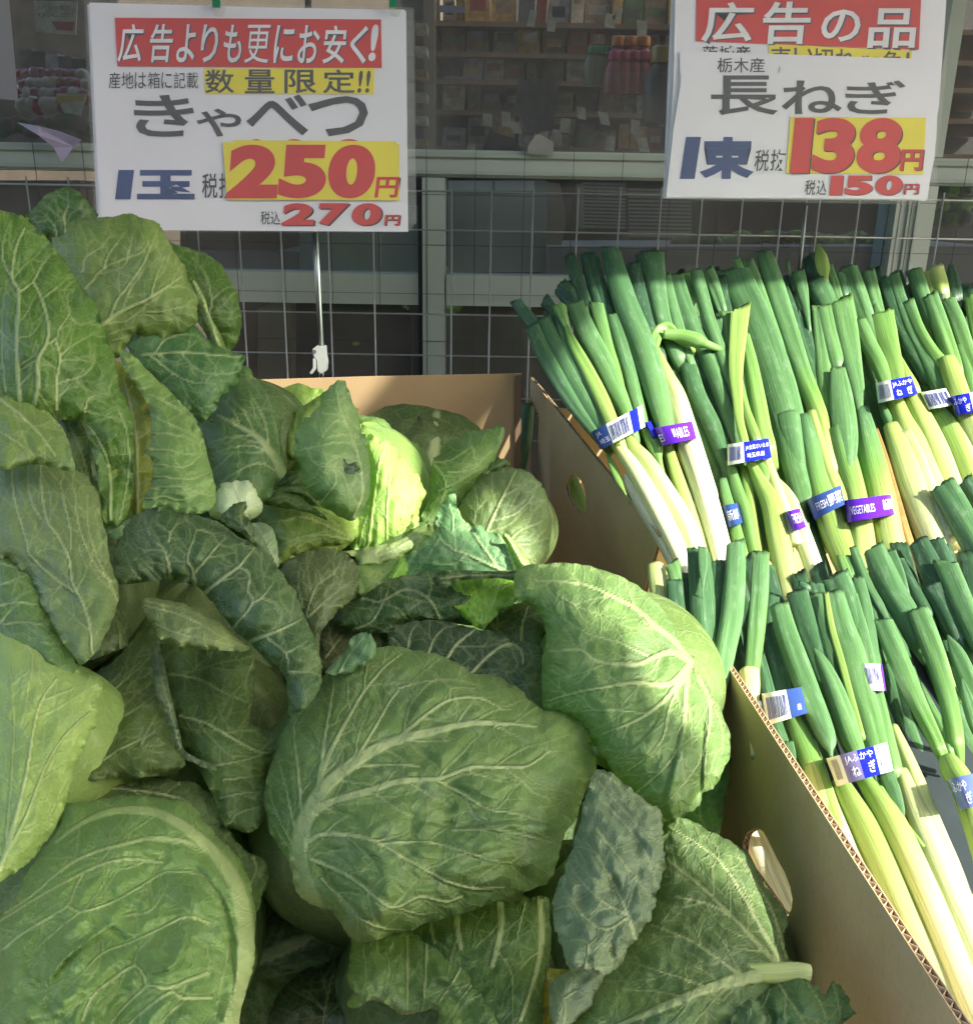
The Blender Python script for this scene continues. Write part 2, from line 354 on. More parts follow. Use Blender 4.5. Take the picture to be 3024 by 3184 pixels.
def leaf(parent, crop, outline, veins, w, s=.30, amp=.02, exp=.7, col=(.1, .16, .05), sx=0.0, h=5.2, ruffle=.005, pucker=.0022,
         tone=0.0, dense=1.0, ridge=1.0, name='leaf', label=None, bumps=(), folds=(), jag=3.0, big=.004):
    LEAF_N[0] += 1; rs = np.random.RandomState(100 + LEAF_N[0])
    sc = CR[crop][2]
    poly = smooth_closed(cv(crop, outline), 6)
    cen = poly.mean(0)
    # small irregular bites of the margin
    nrm = poly - cen; nrm /= np.linalg.norm(nrm, axis=1)[:, None] + 1e-6
    tt = np.arange(len(poly)) / len(poly) * 2 * math.pi
    jj = sum(rs.uniform(-1, 1) * np.sin(k*tt + rs.uniform(0, 6.28)) for k in range(9, 34, 2)) / 3.0
    jj += sum(rs.uniform(-1, 1) * np.sin(k*tt + rs.uniform(0, 6.28)) for k in range(36, 96, 5)) / 3.2
    poly = poly + nrm * (jj * jag)[:, None]
    x0, y0 = poly.min(0) - h; x1, y1 = poly.max(0) + h
    # inflated profile: solve a membrane over the outline on a coarse raster
    nc = 72; hc = max(x1-x0, y1-y0) / nc
    gx = np.arange(x0 - hc, x1 + 2*hc, hc); gy = np.arange(y0 - hc, y1 + 2*hc, hc)
    GX, GY = np.meshgrid(gx, gy); mk = inside(GX, GY, poly).astype(float)
    ph = np.zeros_like(GX)
    om = 1.0
    for it in range(420):
        n4 = np.zeros_like(ph); n4[1:-1, 1:-1] = (ph[:-2, 1:-1] + ph[2:, 1:-1] + ph[1:-1, :-2] + ph[1:-1, 2:] + 1) * .25
        ph = n4 * mk
    ph /= ph.max() + 1e-9
    # fine grid
    fx = np.arange(x0, x1 + h, h); fy = np.arange(y0, y1 + h, h); nx, ny = len(fx), len(fy)
    PX, PYy = np.meshgrid(fx, fy); PX = PX.ravel(); PYy = PYy.ravel()
    best = np.full(PX.shape, 1e9); bqx = PX.copy(); bqy = PYy.copy()
    for i in range(0, len(poly)):
        a, b = poly[i-1], poly[i]
        mlo = np.minimum(a, b) - 60; mhi = np.maximum(a, b) + 60
        ix0 = max(int((mlo[0]-x0)/h), 0); ix1 = min(int((mhi[0]-x0)/h)+2, nx); iy0 = max(int((mlo[1]-y0)/h), 0); iy1 = min(int((mhi[1]-y0)/h)+2, ny)
        if ix1 <= ix0 or iy1 <= iy0: continue
        idx = (np.arange(iy0, iy1)[:, None]*nx + np.arange(ix0, ix1)[None, :]).ravel()
        d, t, qx, qy = seg_dist(PX[idx], PYy[idx], a, b)
        m_ = d < best[idx]; k = idx[m_]; best[k] = d[m_]; bqx[k] = qx[m_]; bqy[k] = qy[m_]
    ins = inside(PX, PYy, poly)
    keepv = ins | (best < h*.45)
    kv = keepv.reshape(ny, nx)
    cell = kv[:-1, :-1] & kv[1:, :-1] & kv[:-1, 1:] & kv[1:, 1:]
    iy, ix = np.nonzero(cell)
    q = np.stack([iy*nx+ix, iy*nx+ix+1, (iy+1)*nx+ix+1, (iy+1)*nx+ix], 1)
    if len(q) == 0: return None
    used = np.zeros(nx*ny, bool); used[q.ravel()] = True
    # border vertices snap on to the outline
    cnt = np.zeros(nx*ny, int); np.add.at(cnt, q.ravel(), 1)
    brd = used & (cnt < 4) & (best < h*2.2)
    VX = np.where(brd, bqx, PX); VY = np.where(brd, bqy, PYy)
    remap = -np.ones(nx*ny, int); ids = np.nonzero(used)[0]; remap[ids] = np.arange(len(ids))
    q = remap[q]; vx = VX[ids]; vy = VY[ids]; dist = np.where(brd[ids], 0, np.where(ins[ids], best[ids], 0)); dist = np.minimum(dist, 60)
    # membrane sampled at vertices
    u = (vx - gx[0]) / hc; v = (vy - gy[0]) / hc
    i0 = np.clip(u.astype(int), 0, len(gx)-2); j0 = np.clip(v.astype(int), 0, len(gy)-2); fu = u - i0; fv = v - j0
    phi = ph[j0, i0]*(1-fu)*(1-fv) + ph[j0, i0+1]*fu*(1-fv) + ph[j0+1, i0]*(1-fu)*fv + ph[j0+1, i0+1]*fu*fv
    phi = np.clip(phi, 0, 1)
    # veins
    tv = []
    for vn in veins:
        pts = cv(crop, vn[0]); pts = smooth_open(pts, 5)
        tv.append((pts, vn[1]*sc, (vn[2] if len(vn) > 2 else vn[1]*.25)*sc))
    br = grow_veins(rs, tv, poly, dense=dense) if tv else []
    vein = np.zeros(len(vx)); ridgeh = np.zeros(len(vx)); dmin = np.full(len(vx), 60.0)
    for pts, w0, w1 in tv + br:
        n = len(pts) - 1
        cum = np.concatenate([[0], np.cumsum(np.hypot(*(np.diff(pts, axis=0).T)))]); tot = cum[-1] + 1e-6
        mg = max(w0, 40)
        sel = np.nonzero((vx > pts[:, 0].min()-mg) & (vx < pts[:, 0].max()+mg) & (vy > pts[:, 1].min()-mg) & (vy < pts[:, 1].max()+mg))[0]
        if len(sel) == 0: continue
        sxv, syv = vx[sel], vy[sel]; bd = np.full(len(sel), 1e9); bw = np.ones(len(sel))
        for i in range(n):
            d, t, _, _ = seg_dist(sxv, syv, pts[i], pts[i+1])
            f = (cum[i] + t*(cum[i+1]-cum[i])) / tot
            m_ = d < bd; bd = np.where(m_, d, bd); bw = np.where(m_, w0 + (w1-w0)*f, bw)
        hw = np.maximum(bw*.5*1.25, 1.4)
        stren = np.clip(.44 + bw/11, 0, 1)
        # keep narrow ones wide enough for the grid
        hs = np.maximum(hw, h*.62); pv = np.clip(1.5*(1 - (bd/(hs*1.15))**2), 0, 1); pv = pv*pv*(3-2*pv) * np.clip(hw/hs*1.25, .45, 1)
        vein[sel] = np.maximum(vein[sel], pv*stren)
        ridgeh[sel] = np.maximum(ridgeh[sel], np.exp(-(bd/(hs*1.05))**2) * np.minimum(bw*1.3, 52)*.5)
        dmin[sel] = np.minimum(dmin[sel], bd)
    mpp = w / FPX
    edge = np.clip(1 - dist/26, 0, 1)
    wv = w + s*(cen[1]-vy)/1000 + sx*(vx-cen[0])/1000
    wv = wv - amp * phi**exp
    wv -= ridgeh * mpp * .85 * ridge
    wv -= pucker * 1.25 * (1 - np.exp(-(dmin/24)**2)) 
    wv += big * wavesum(rs, vx, vy, 260) + big*.35 * wavesum(rs, vx, vy, 110) + .0006 * wavesum(rs, vx, vy, 45)
    wv += ruffle * 1.3 * edge**1.5 * (.7*wavesum(rs, vx, vy, 85) + .5*wavesum(rs, vx, vy, 42))
    for bx, by, br_, ba in bumps:
        c0 = cv(crop, [(bx, by)])[0]; wv -= ba*np.exp(-((vx-c0[0])**2 + (vy-c0[1])**2)/(br_*sc)**2)
    for fpts, fh in folds:
        fp = smooth_open(cv(crop, fpts), 5); bd = np.full(len(vx), 1e9); sg = np.zeros(len(vx)); tp = np.zeros(len(vx)); nf = len(fp)-1
        for i in range(nf):
            d, t, qx, qy = seg_dist(vx, vy, fp[i], fp[i+1]); dd = fp[i+1]-fp[i]
            m_ = d < bd; bd = np.where(m_, d, bd); sg = np.where(m_, dd[0]*(vy-fp[i][1]) - dd[1]*(vx-fp[i][0]), sg); tp = np.where(m_, (i+t)/nf, tp)
        env = np.sin(np.pi*np.clip(tp, .0, 1))**.6
        wv -= fh * env * (1/(1+np.exp(-np.clip(np.sign(sg)*bd/3.0, -30, 30)))) * np.exp(-np.where(sg > 0, bd, 0)/75)
        wv += fh * .5 * env * np.exp(-(bd/9)**2) * (sg < 0)
    co = P(vx, vy, wv)
    me = bpy.data.meshes.new(name)
    me.vertices.add(len(co)); me.vertices.foreach_set('co', co.ravel())
    q = q[:, ::-1]
    me.loops.add(q.size); me.loops.foreach_set('vertex_index', q.ravel().astype(np.int32))
    me.polygons.add(len(q)); me.polygons.foreach_set('loop_start', np.arange(0, q.size, 4, dtype=np.int32)); me.polygons.foreach_set('loop_total', np.full(len(q), 4, np.int32))
    me.polygons.foreach_set('use_smooth', np.ones(len(q), bool))
    me.update(calc_edges=True); me.validate()
    a = me.attributes.new('lf', 'FLOAT_COLOR', 'POINT')
    tn = np.full(len(vx), tone) * np.clip(vein*0+1, 0, 1)
    a.data.foreach_set('color', np.stack([np.clip(vein, 0, 1), edge, tn, np.ones(len(vx))], 1).ravel().astype(np.float32))
    b = me.attributes.new('lp', 'FLOAT_VECTOR', 'POINT')
    th = rs.uniform(0, 6.28); X = (vx*math.cos(th) - vy*math.sin(th))/100; Y = (vx*math.sin(th) + vy*math.cos(th))/100
    b.data.foreach_set('vector', np.stack([X, Y, np.full(len(vx), LEAF_N[0]*7.3)], 1).ravel().astype(np.float32))
    me.materials.append(M_LEAF)
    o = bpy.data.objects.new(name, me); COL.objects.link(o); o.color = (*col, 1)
    if parent is not None:
        o.parent = parent; o.matrix_parent_inverse = Matrix.Translation(-Vector(parent.location))
    if label: o['label'] = label
    return o

def ball(parent, x, y, w, r, col=(.12, .17, .06), name='head', sq=(1, 1, .9), seed=0):
    """round closed cabbage head"""
    rs = np.random.RandomState(900 + seed)
    nu, nv = 64, 40
    th = np.linspace(0, 2*math.pi, nu, endpoint=False); ph = np.linspace(0, math.pi, nv)
    TH, PH = np.meshgrid(th, ph)
    d = np.stack([np.sin(PH)*np.cos(TH), np.sin(PH)*np.sin(TH), np.cos(PH)], -1)
    amp = 1 + .03*np.sin(3*TH + rs.uniform(0, 6))*np.sin(PH) + .02*np.sin(5*TH + 4*PH) 
    c = P(x, y, w)
    ax = np.array(sq)
    co = c + d * (amp * r)[..., None] * ax
    rib = np.exp(-((np.sin(TH*3.5 + PH*.9))/.12)**2) * np.sin(PH)
    v = co.reshape(-1, 3); f = []
    for j in range(nv-1):
        for i in range(nu):
            i2 = (i+1) % nu; f.append((j*nu+i, (j+1)*nu+i, (j+1)*nu+i2, j*nu+i2))
    o = mesh_obj(name, v, f, M_LEAF, parent, True)
    me = o.data
    a = me.attributes.new('lf', 'FLOAT_COLOR', 'POINT')
    a.data.foreach_set('color', np.stack([rib.ravel()*.7, np.zeros(nu*nv), np.full(nu*nv, .1), np.ones(nu*nv)], 1).ravel().astype(np.float32))
    b = me.attributes.new('lp', 'FLOAT_VECTOR', 'POINT'); b.data.foreach_set('vector', (v*28).ravel().astype(np.float32))
    o.color = (*col, 1)
    return o

# ---------------------------------------------------------------- leeks
def wback(y): return 1.35 - (y-850) * .30/850
def wfront(y): return .97 - (y-1700) * .29/1000
TN = [0]
def tube(parent, crop, pts, g0, g1, layer=0, wf=wback, kind='cut', flat=.62, name='leek_leaf', gmid=None, slant=None, dw=0.0):
    """a leek leaf or shaft: pts (x, y, width) from the top down"""
    TN[0] += 1; rs = np.random.RandomState(4000 + TN[0])
    ox, oy, sc = CR[crop]
    a = np.array(pts, float); a[:, 0] = a[:, 0]*sc + ox; a[:, 1] = a[:, 1]*sc + oy; a[:, 2] *= sc
    if kind == 'hid':
        d_ = a[-1] - a[-2]; d_[2] *= .3; a = np.vstack([a, a[-1] + d_*150/max(np.hypot(d_[0], d_[1]), 1)])
    else:
        d_ = a[-1] - a[-2]; d_[2] = 0; a = np.vstack([a, a[-1] + d_*75/max(np.hypot(d_[0], d_[1]), 1)]); a[-1, 2] *= .55
    a = smooth_open(a, 7)
    w = np.array([wf(y) for y in a[:, 1]]) + layer*.013 + dw
    if kind != 'hid': w[-8:] += np.linspace(0, 1, 8)**1.3*.030
    c = P(a[:, 0], a[:, 1], w); r = a[:, 2] * w / FPX * .5 * 1.05
    n = len(c); ns = 26
    tg = np.gradient(c, axis=0); tg /= np.linalg.norm(tg, axis=1)[:, None]
    vd = EYE - c; vd /= np.linalg.norm(vd, axis=1)[:, None]
    side = np.cross(tg, vd); side /= np.linalg.norm(side, axis=1)[:, None]
    fr = np.cross(side, tg)
    th = np.linspace(0, 2*math.pi, ns, endpoint=False)
    k1, p1 = rs.randint(3, 6), rs.uniform(0, 6); roll = rs.uniform(-.25, .25)
    sl = slant if slant is not None else rs.uniform(-.7, .7)
    V = []; A = []
    L = np.concatenate([[0], np.cumsum(np.linalg.norm(np.diff(c, axis=0), axis=1))])
    flatv = np.linspace(flat*.72, min(.92, flat + .20), n) if kind != 'hid' else np.full(n, .88)
    gro = rs.uniform(.10, .24) if kind != 'hid' else .03; th0 = rs.uniform(.9, 2.2); th1 = th0 + rs.uniform(2.6, 3.6); fiber = 1 + .012*np.sin(13*th + p1)
    def ring(i, scale=1.0, off=None, deep=0.0, jag=0.0, gg=None):
        rad = (1 + .04*np.cos(k1*th + p1 + i*.10)) * fiber - gro*np.exp(-((th-th0-.02*i)/.30)**2) - gro*.5*np.exp(-((th-th1)/.35)**2)
        cr_ = np.cos(th + roll); sr_ = np.sin(th + roll)
        x = np.cos(th) * r[i] * rad * scale; z = np.sin(th) * r[i] * flatv[i] * rad * scale
        cc = c[i] + tg[i]*deep
        p = cc + np.outer(x, side[i]) + np.outer(z, fr[i])
        if jag: p += np.outer(sl * np.cos(th) * r[i] + rs.uniform(-1, 1, ns) * r[i] * jag, tg[i])
        t = L[i] / L[-1]
        g = g0 + (g1-g0)*t if gmid is None else (g0 + (gmid-g0)*t*2 if t < .5 else gmid + (g1-gmid)*(t*2-1))
        if gg is not None: g = gg
        V.append(p); A.append(np.stack([th/(2*math.pi)*3, np.full(ns, L[i]*10 + deep*10), np.full(ns, g)], 1))
    if kind == 'cut':
        gi = max(0, g0 - .22)
        ring(0, .20, deep=r[0]*4.5, gg=1.0); ring(0, .74, deep=r[0]*3.0, gg=.95); ring(0, .84, deep=r[0]*.25, gg=gi)
        ring(0, 1.04, jag=.13, gg=max(0, g0-.10)); 
        st = 1
    elif kind == 'point':
        st = 0
    else: st = 0
    for i in range(st, n): ring(i)
    V = np.array(V); A = np.array(A); m_ = len(V)
    f = []
    for j in range(m_-1):
        for i in range(ns):
            i2 = (i+1) % ns; f.append((j*ns+i, j*ns+i2, (j+1)*ns+i2, (j+1)*ns+i))
    f.append(tuple(range((m_-1)*ns, m_*ns)))
    f.append(tuple(range(ns))[::-1])
    o = mesh_obj(name, V.reshape(-1, 3), f, M_LEEK, parent, True)
    b = o.data.attributes.new('lk', 'FLOAT_VECTOR', 'POINT'); b.data.foreach_set('vector', A.reshape(-1, 3).ravel().astype(np.float32))
    return o

# ---------------------------------------------------------------- lettering
GC = {}
def glyph_mesh(txt, weight, shear=0.0, res=3):
    k = (txt, weight, shear)
    if k in GC: return GC[k]
    cu = bpy.data.curves.new('t', 'FONT'); cu.body = txt; cu.size = 1; cu.offset = weight; cu.shear = shear; cu.resolution_u = 10 if txt in '0123456789' else res
    cu.fill_mode = 'FRONT'
    o = bpy.data.objects.new('t', cu); COL.objects.link(o)
    dg = bpy.context.evaluated_depsgraph_get(); dg.update()
    me = bpy.data.meshes.new_from_object(o.evaluated_get(dg))
    n = len(me.vertices); v = np.zeros(n*3); me.vertices.foreach_get('co', v); v = v.reshape(-1, 3)[:, :2]
    f = [tuple(p.vertices) for p in me.polygons]
    bpy.data.objects.remove(o); bpy.data.meshes.remove(me); bpy.data.curves.remove(cu)
    if n: lo, hi = v.min(0), v.max(0); v = (v - lo) / np.maximum(hi - lo, 1e-6)
    GC[k] = (v, f); return GC[k]
def quad_surf(c4, Y, lift=0.0):
    """flat sheet in the vertical plane at distance Y; returns st -> point (s right, t up)"""
    pts = [PY(*p, Y - lift) for p in c4]
    def fn(s, t): return (pts[0]*(1-s)*t + pts[1]*s*t + pts[2]*s*(1-t) + pts[3]*(1-s)*(1-t))
    return fn
class Sign:
    def __init__(s, root, crop, Y): s.root, s.crop, s.Y, s.k = root, crop, Y, 0
    def pt(s, x, y, lift):
        q = cv(s.crop, [(x, y)])[0]; return PY(q[0], q[1], s.Y) + np.array([0, -lift, 0])
    def sheet(s, name, c4, mat, lift, th=.0006):
        mb = MB(); mb.prism([s.pt(x, y, lift) for x, y in c4], (0, -th, 0)); return mb.build(name, mat, s.root)
    def text(s, txt, x0, y0, x1, y1, mat, lift, weight=.01, shear=0.0, slope=0.0, name='lettering'):
        v, f = glyph_mesh(txt, weight)
        if len(v) == 0: return
        xs = x0 + (x1-x0)*v[:, 0] + shear*(v[:, 1]-.5)*(y1-y0); ys = y1 - (y1-y0)*v[:, 1] + slope*v[:, 0]
        s.k += 1
        co = np.array([s.pt(a, b, lift + s.k*1e-6) for a, b in zip(xs, ys)])
        return mesh_obj(name, co, f, mat, s.root)
    def row(s, chars, x0, y0, x1, y1, mat, lift, weight=.01, shear=0.0, slope=0.0, gap=.06):
        n = len(chars); cw = (x1-x0)/n
        for i, ch in enumerate(chars):
            s.text(ch, x0 + cw*(i+gap/2), y0 + slope*i/n, x0 + cw*(i+1-gap/2), y1 + slope*i/n, mat, lift, weight, shear)
# ================================================================ SETTING
def struct(o, name=None):
    o['kind'] = 'structure'; return o
mb = MB(); mb.add([(-60, -60, 0), (60, -60, 0), (60, 60, 0), (-60, 60, 0)], [(0, 1, 2, 3)]); struct(mb.build('ground', M['asphalt']))

YF = 1.75            # plane of the shop front
def zat(y, Y, x=1512): return PY(x, y, Y)[2]
def xat(x, y, Y): return PY(x, y, Y)[0]
front = thing('shop_window', 'sage green framed shop window with wired glass behind the vegetables', 'window', (0, YF, 0))
zt, zb = zat(469, YF), zat(552, YF)
def framebox(x0, x1, z0, z1, name='rail', mat='sage', y0=YF-.02, y1=YF+.04):
    b = MB(); b.box((x0, y0, z0), (x1, y1, z1)); return b.build(name, M[mat], front)
framebox(-1.6, 1.9, zb, zt)                                        # main rail
b = MB(); b.box((-1.6, YF-.026, zt-.012), (1.9, YF-.0203, zt-.004)); b.build('glazing_bead', M['sagedk'], front)
b = MB(); b.box((-1.6, YF-.026, zb+.004), (1.9, YF-.0203, zb+.010)); b.build('glazing_bead', M['sagedk'], front)
z2t, z2b = zat(853, YF), zat(948, YF)
px0, px1 = xat(1316, 700, YF), xat(1384, 700, YF)
framebox(-1.6, px0-.003, z2b, z2t); framebox(px1+.003, xat(2700, 853, YF), z2b, z2t)
framebox(px0, px1, .5, zb-.002, 'mullion', y0=YF-.03, y1=YF+.05)
b = MB(); b.box((px0-.008, YF-.022, .5), (px0-.0005, YF+.03, zb-.002)); b.build('gasket', M['black'], front)
q0, q1 = xat(2765, 640, YF), xat(2885, 640, YF)
framebox(q0, q1, .5, zb-.002, 'mullion', y0=YF-.03, y1=YF+.05)
b = MB(); b.box((q0+.02, YF-.034, .5), (q0+.024, YF-.0303, zb-.002)); b.build('groove', M['sagedk'], front)
b = MB(); b.box((q0+.035, YF-.034, .5), (q0+.038, YF-.0303, zb-.002)); b.build('groove', M['sagedk'], front)
framebox(xat(2930, 100, YF), xat(2975, 100, YF), zt+.002, 2.4, 'mullion')
# thin dark wires of the wired glass
mw = MB()
x = xat(1329, 500, YF) - 12*.0845
for i in range(32):
    mw.bar((x, YF-.0305, .55), (x, YF-.0305, zt+.0), .0007, 4); x += .0845
z = zb + .011 - .0845*0
for i in range(9): mw.bar((-1.6, YF-.031, zb - .03 - .0845*i), (1.9, YF-.031, zb - .03 - .0845*i), .0006, 4)
mw.build('glass_wire', M['wiredk'], front)['kind'] = 'stuff'
gl = MB(); gl.box((-1.6, YF-.001, zt+.001), (1.9, YF+.003, 2.5)); gl.build('pane', M_GLASS, front)
for a0, a1 in ((-1.6, px0-.009), (px1+.001, q0-.001), (q1+.001, 1.9)):
    gl = MB(); gl.box((a0, YF-.001, z2t+.001), (a1, YF+.003, zb-.001)); gl.build('pane', M_GLASS, front)
    gl = MB(); gl.box((a0, YF-.001, .5), (a1, YF+.003, z2b-.001)); gl.build('pane', M_GLASS, front)
# stall riser wall under the window
b = MB(); b.box((-3, YF+.001, 0), (3, YF+.05, .498)); wl = b.build('low_wall', M['conc']); tag(wl, 'low grey wall under the shop window', 'wall')
# wire grid panel
gr = thing('wire_grid_panel', 'pale wire grid panel standing in front of the lower window', 'grid panel', (0, 1.62, .5))
YG = 1.62
for xp in [753-126*k for k in range(5, 0, -1)] + [753, 880, 1025, 1163] + [1403, 1523, 1649, 1785, 1912, 2036, 2160, 2283, 2404, 2517, 2638, 2765, 2890]:
    x = xat(xp, 880, YG); b = MB(); b.bar((x, YG, .62), (x, YG, zat(573, YG)), .0015, 6); b.build('wire', M['wire'], gr, True)
for yp in (597, 718, 981, 1109, 1240, 1370):
    z = zat(yp, YG); b = MB(); b.bar((-1.3, YG+.004, z), (1.6, YG+.004, z), .0015, 6); b.build('wire', M['wire'], gr, True)

# ================================================================ INSIDE THE SHOP
def goods(name, label, cat, pts, Y, depth, mat, group=None, crop='N'):
    q = cv(crop, pts); p = [PY(a, c, Y) for a, c in q]
    b = MB(); b.prism(p, (0, depth, 0)); o = b.build(name, mat); tag(o, label, cat, group); return o
fl = MB(); fl.box((-3, YF+.06, .3), (3.2, 4.6, .5)); struct(fl.build('shop_floor', plain('shop_floor', (.12, .10, .08), .5)))
b = MB(); b.box((-3, 4.6, .5), (3.2, 4.7, 3.2)); struct(b.build('back_wall', plain('shop_wall', (.10, .075, .055), .7)))
b = MB(); b.box((-3, YF+.06, 2.62), (3.2, 2.25, 2.66)); struct(b.build('ceiling', plain('ceiling', (.4, .38, .34), .7)))
# lower cabinets and boxes seen through the grid
goods('cabinet', 'sage green cabinet behind the grid left of the window post', 'cabinet', [(930, 640), (1312, 640), (1312, 850), (930, 850)], 1.95, .3, M['sagedk'])
goods('cabinet', 'sage green cabinet behind the grid right of the window post', 'cabinet', [(1392, 560), (1700, 560), (1700, 846), (1392, 846)], 1.95, .3, M['sagedk'])
for a0, a1 in ((1394, 1530), (1538, 1660)):
    goods('paper_strip', 'white strip on the %s end of the sage cabinet top' % ('left' if a0 < 1500 else 'right'), 'label', [(a0, 562), (a1, 562), (a1, 592), (a0, 592)], 1.94, .004, M['white'])
goods('cardboard_box', 'dusty beige carton on the floor inside, left of the dark panel', 'box', [(800, 960), (905, 950), (905, 1180), (800, 1180)], 1.98, .3, M['beige'])
goods('cardboard_box', 'brown carton inside, leftmost behind the grid under the rail', 'box', [(640, 960), (796, 960), (796, 1180), (640, 1180)], 1.99, .3, M['brown'])
goods('display_board', 'black panel inside the window below the rail', 'board', [(921, 944), (1279, 944), (1279, 1200), (921, 1200)], 1.86, .02, M['black'])
goods('crate', 'olive brown crate inside, right of the window post', 'crate', [(1390, 930), (1760, 930), (1760, 1300), (1390, 1300)], 2.0, .3, M['olive'])
goods('stone_slab', 'pale stone slab inside, behind the sign pole', 'slab', [(560, 780), (925, 780), (925, 850), (560, 850)], 1.97, .3, M['conc'])
goods('cardboard_box', 'brown carton on the slab just under the cabbage sign', 'box', [(560, 640), (865, 640), (865, 778), (560, 778)], 2.0, .3, M['brown'])
goods('cardboard_box', 'tan carton behind the cabbage leaves at the left edge', 'box', [(-60, 560), (250, 560), (250, 760), (-60, 760)], 2.0, .3, M['brown'])
goods('stone_ledge', 'grey ledge inside the window behind the leeks', 'ledge', [(1705, 766), (3100, 766), (3100, 1000), (1705, 1000)], 1.83, .3, M['conc'])
goods('dark_board', 'dark board behind the crates inside the lower window', 'board', [(1700, 540), (3100, 540), (3100, 770), (1700, 770)], 2.45, .02, M['dark'])
# louvred white crates
for k, (x0, y0, x1, y1) in enumerate([(1815, 566, 1945, 712), (1955, 585, 2150, 740)]):
    r = thing('basket_crate', 'white slatted crate inside the window, %s of two' % ('left' if k == 0 else 'right'), 'crate', PY(x0, y1, 2.2), 'slatted crates inside')
    n = 13
    for i in range(n):
        ya = y0 + (y1-y0)*i/n; yb = ya + (y1-y0)/n*.5
        b = MB(); b.prism([PY(x0, ya, 2.2), PY(x1, ya+4, 2.2), PY(x1, yb+4, 2.2), PY(x0, yb, 2.2)], (0, .01, 0)); b.build('slat', M['wire'], r)
    b = MB(); b.prism([PY(x0, y0, 2.22), PY(x1, y0, 2.22), PY(x1, y1, 2.22), PY(x0, y1, 2.22)], (0, .2, 0)); b.build('crate_body', M['olive'], r)
goods('round_board', 'beige rounded board end beside the cabinet', 'board', [(1700, 565), (1740, 570), (1755, 640), (1757, 700), (1745, 760), (1725, 796), (1700, 800)], 1.9, .02, M['beige'])
# green vegetables heaped inside, behind the grid
veg = plain('far_leaf', (.16, .30, .04), .5, scale=30, var=.5, bump=.5); vegd = plain('far_leaf_dark', (.05, .11, .03), .5, scale=30, var=.5)
rs = np.random.RandomState(5)
def blob(name, label, cat, x, y, Y, r, mat, group, sq=(1, .7, .7), cr='N'):
    q = cv(cr, [(x, y)])[0]; c = PY(q[0], q[1], Y)
    nu, nv = 14, 9; V = []; F = []
    for j in range(nv):
        for i in range(nu):
            t = 2*math.pi*i/nu; p = math.pi*j/(nv-1); k = 1 + rs.uniform(-.14, .14)
            V.append(c + np.array([math.sin(p)*math.cos(t)*sq[0], math.sin(p)*math.sin(t)*sq[1], math.cos(p)*sq[2]])*r*k)
    for j in range(nv-1):
        for i in range(nu): F.append((j*nu+i, (j+1)*nu+i, (j+1)*nu+(i+1) % nu, j*nu+(i+1) % nu))
    o = mesh_obj(name, V, F, mat, None, True); tag(o, label, cat, group); return o
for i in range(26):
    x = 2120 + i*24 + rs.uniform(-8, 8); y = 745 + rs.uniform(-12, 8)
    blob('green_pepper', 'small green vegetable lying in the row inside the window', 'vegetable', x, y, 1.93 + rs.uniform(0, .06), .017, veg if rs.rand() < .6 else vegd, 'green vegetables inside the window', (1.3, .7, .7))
for i in range(9):
    blob('leafy_vegetable', 'leafy green in the dim shelf right of the leek sign', 'vegetable', 2925 + (i % 3)*34, 590 + (i//3)*44, 1.95, .022, veg if i % 2 else vegd, 'leafy greens right of the post')
# leaves just inside the glass, standing in for reflections in the pane
LT = thing('cabbage_reflection', 'leaves standing in for a cabbage reflection in the glass beside the post', 'cabbage', PY(1400, 990, 1.80))
def reflection_leaf(o_, v, w, col, amp=.02, crop='W', **k): return leaf(LT, crop, o_, v, w, amp=amp, col=col, jag=3, ruffle=.001, s=.05, big=.001, **k)
reflection_leaf([(1185, 760), (1240, 750), (1300, 810), (1340, 880), (1380, 950), (1390, 1020), (1350, 1070), (1290, 1100), (1240, 1050), (1190, 950), (1160, 850)], [([(1290, 1090), (1260, 950), (1200, 790)], 10), ([(1300, 1080), (1340, 980), (1290, 850)], 8), ([(1250, 1040), (1200, 900), (1180, 800)], 7)], 1.835, (.34, .48, .24))
reflection_leaf([(960, 930), (1040, 900), (1100, 940), (1090, 1020), (1080, 1070), (1030, 1050), (970, 1010), (940, 1000)], [([(1070, 1060), (1040, 980), (1030, 910)], 9), ([(1060, 1060), (990, 1000), (960, 950)], 7)], 1.835, (.30, .36, .22), .008)
w2 = thing('leaf_reflection', 'bright yellow green leaf standing in for a reflection before the black panel', 'leaf', PY(1100, 1085, 1.80))  # leaf put here in place of a reflection in the pane
leaf(w2, 'W', [(720, 1200), (760, 1140), (790, 1170), (810, 1230), (860, 1270), (800, 1285), (700, 1265), (640, 1270), (690, 1240)], [([(700, 1260), (770, 1180)], 8)], 1.86, amp=.01, col=(.28, .38, .03), s=.0, ruffle=.001, big=.001)

# upper shop interior: shelving with goods
shelf = thing('store_shelf', 'dim store shelving with packaged goods behind the upper glass', 'shelf', (0.3, 2.6, .5))
Ys = 2.7
for yy in (70, 165, 250, 345, 455):
    z = zat(yy, Ys); b = MB(); b.box((-.26, Ys-.02, z-.012), (1.5, Ys+.45, z)); b.build('shelf_board', M['brown'], shelf)
b = MB(); xp = xat(1335, 240, Ys-.04); b.box((xp-.014, Ys-.06, .5), (xp+.014, Ys+.45, 2.3)); b.build('shelf_post', plain('shelf_post', (.20, .16, .12), .5), shelf)
b = MB(); b.box((-.3, Ys+.46, .5), (1.6, Ys+.48, 2.4)); b.build('shelf_back', M['dark'], shelf)
cols = [(.30, .22, .16), (.14, .10, .07), (.42, .35, .27), (.20, .14, .10), (.09, .08, .085), (.36, .22, .07), (.08, .14, .07), (.48, .43, .37), (.26, .06, .05), (.27, .25, .28)]
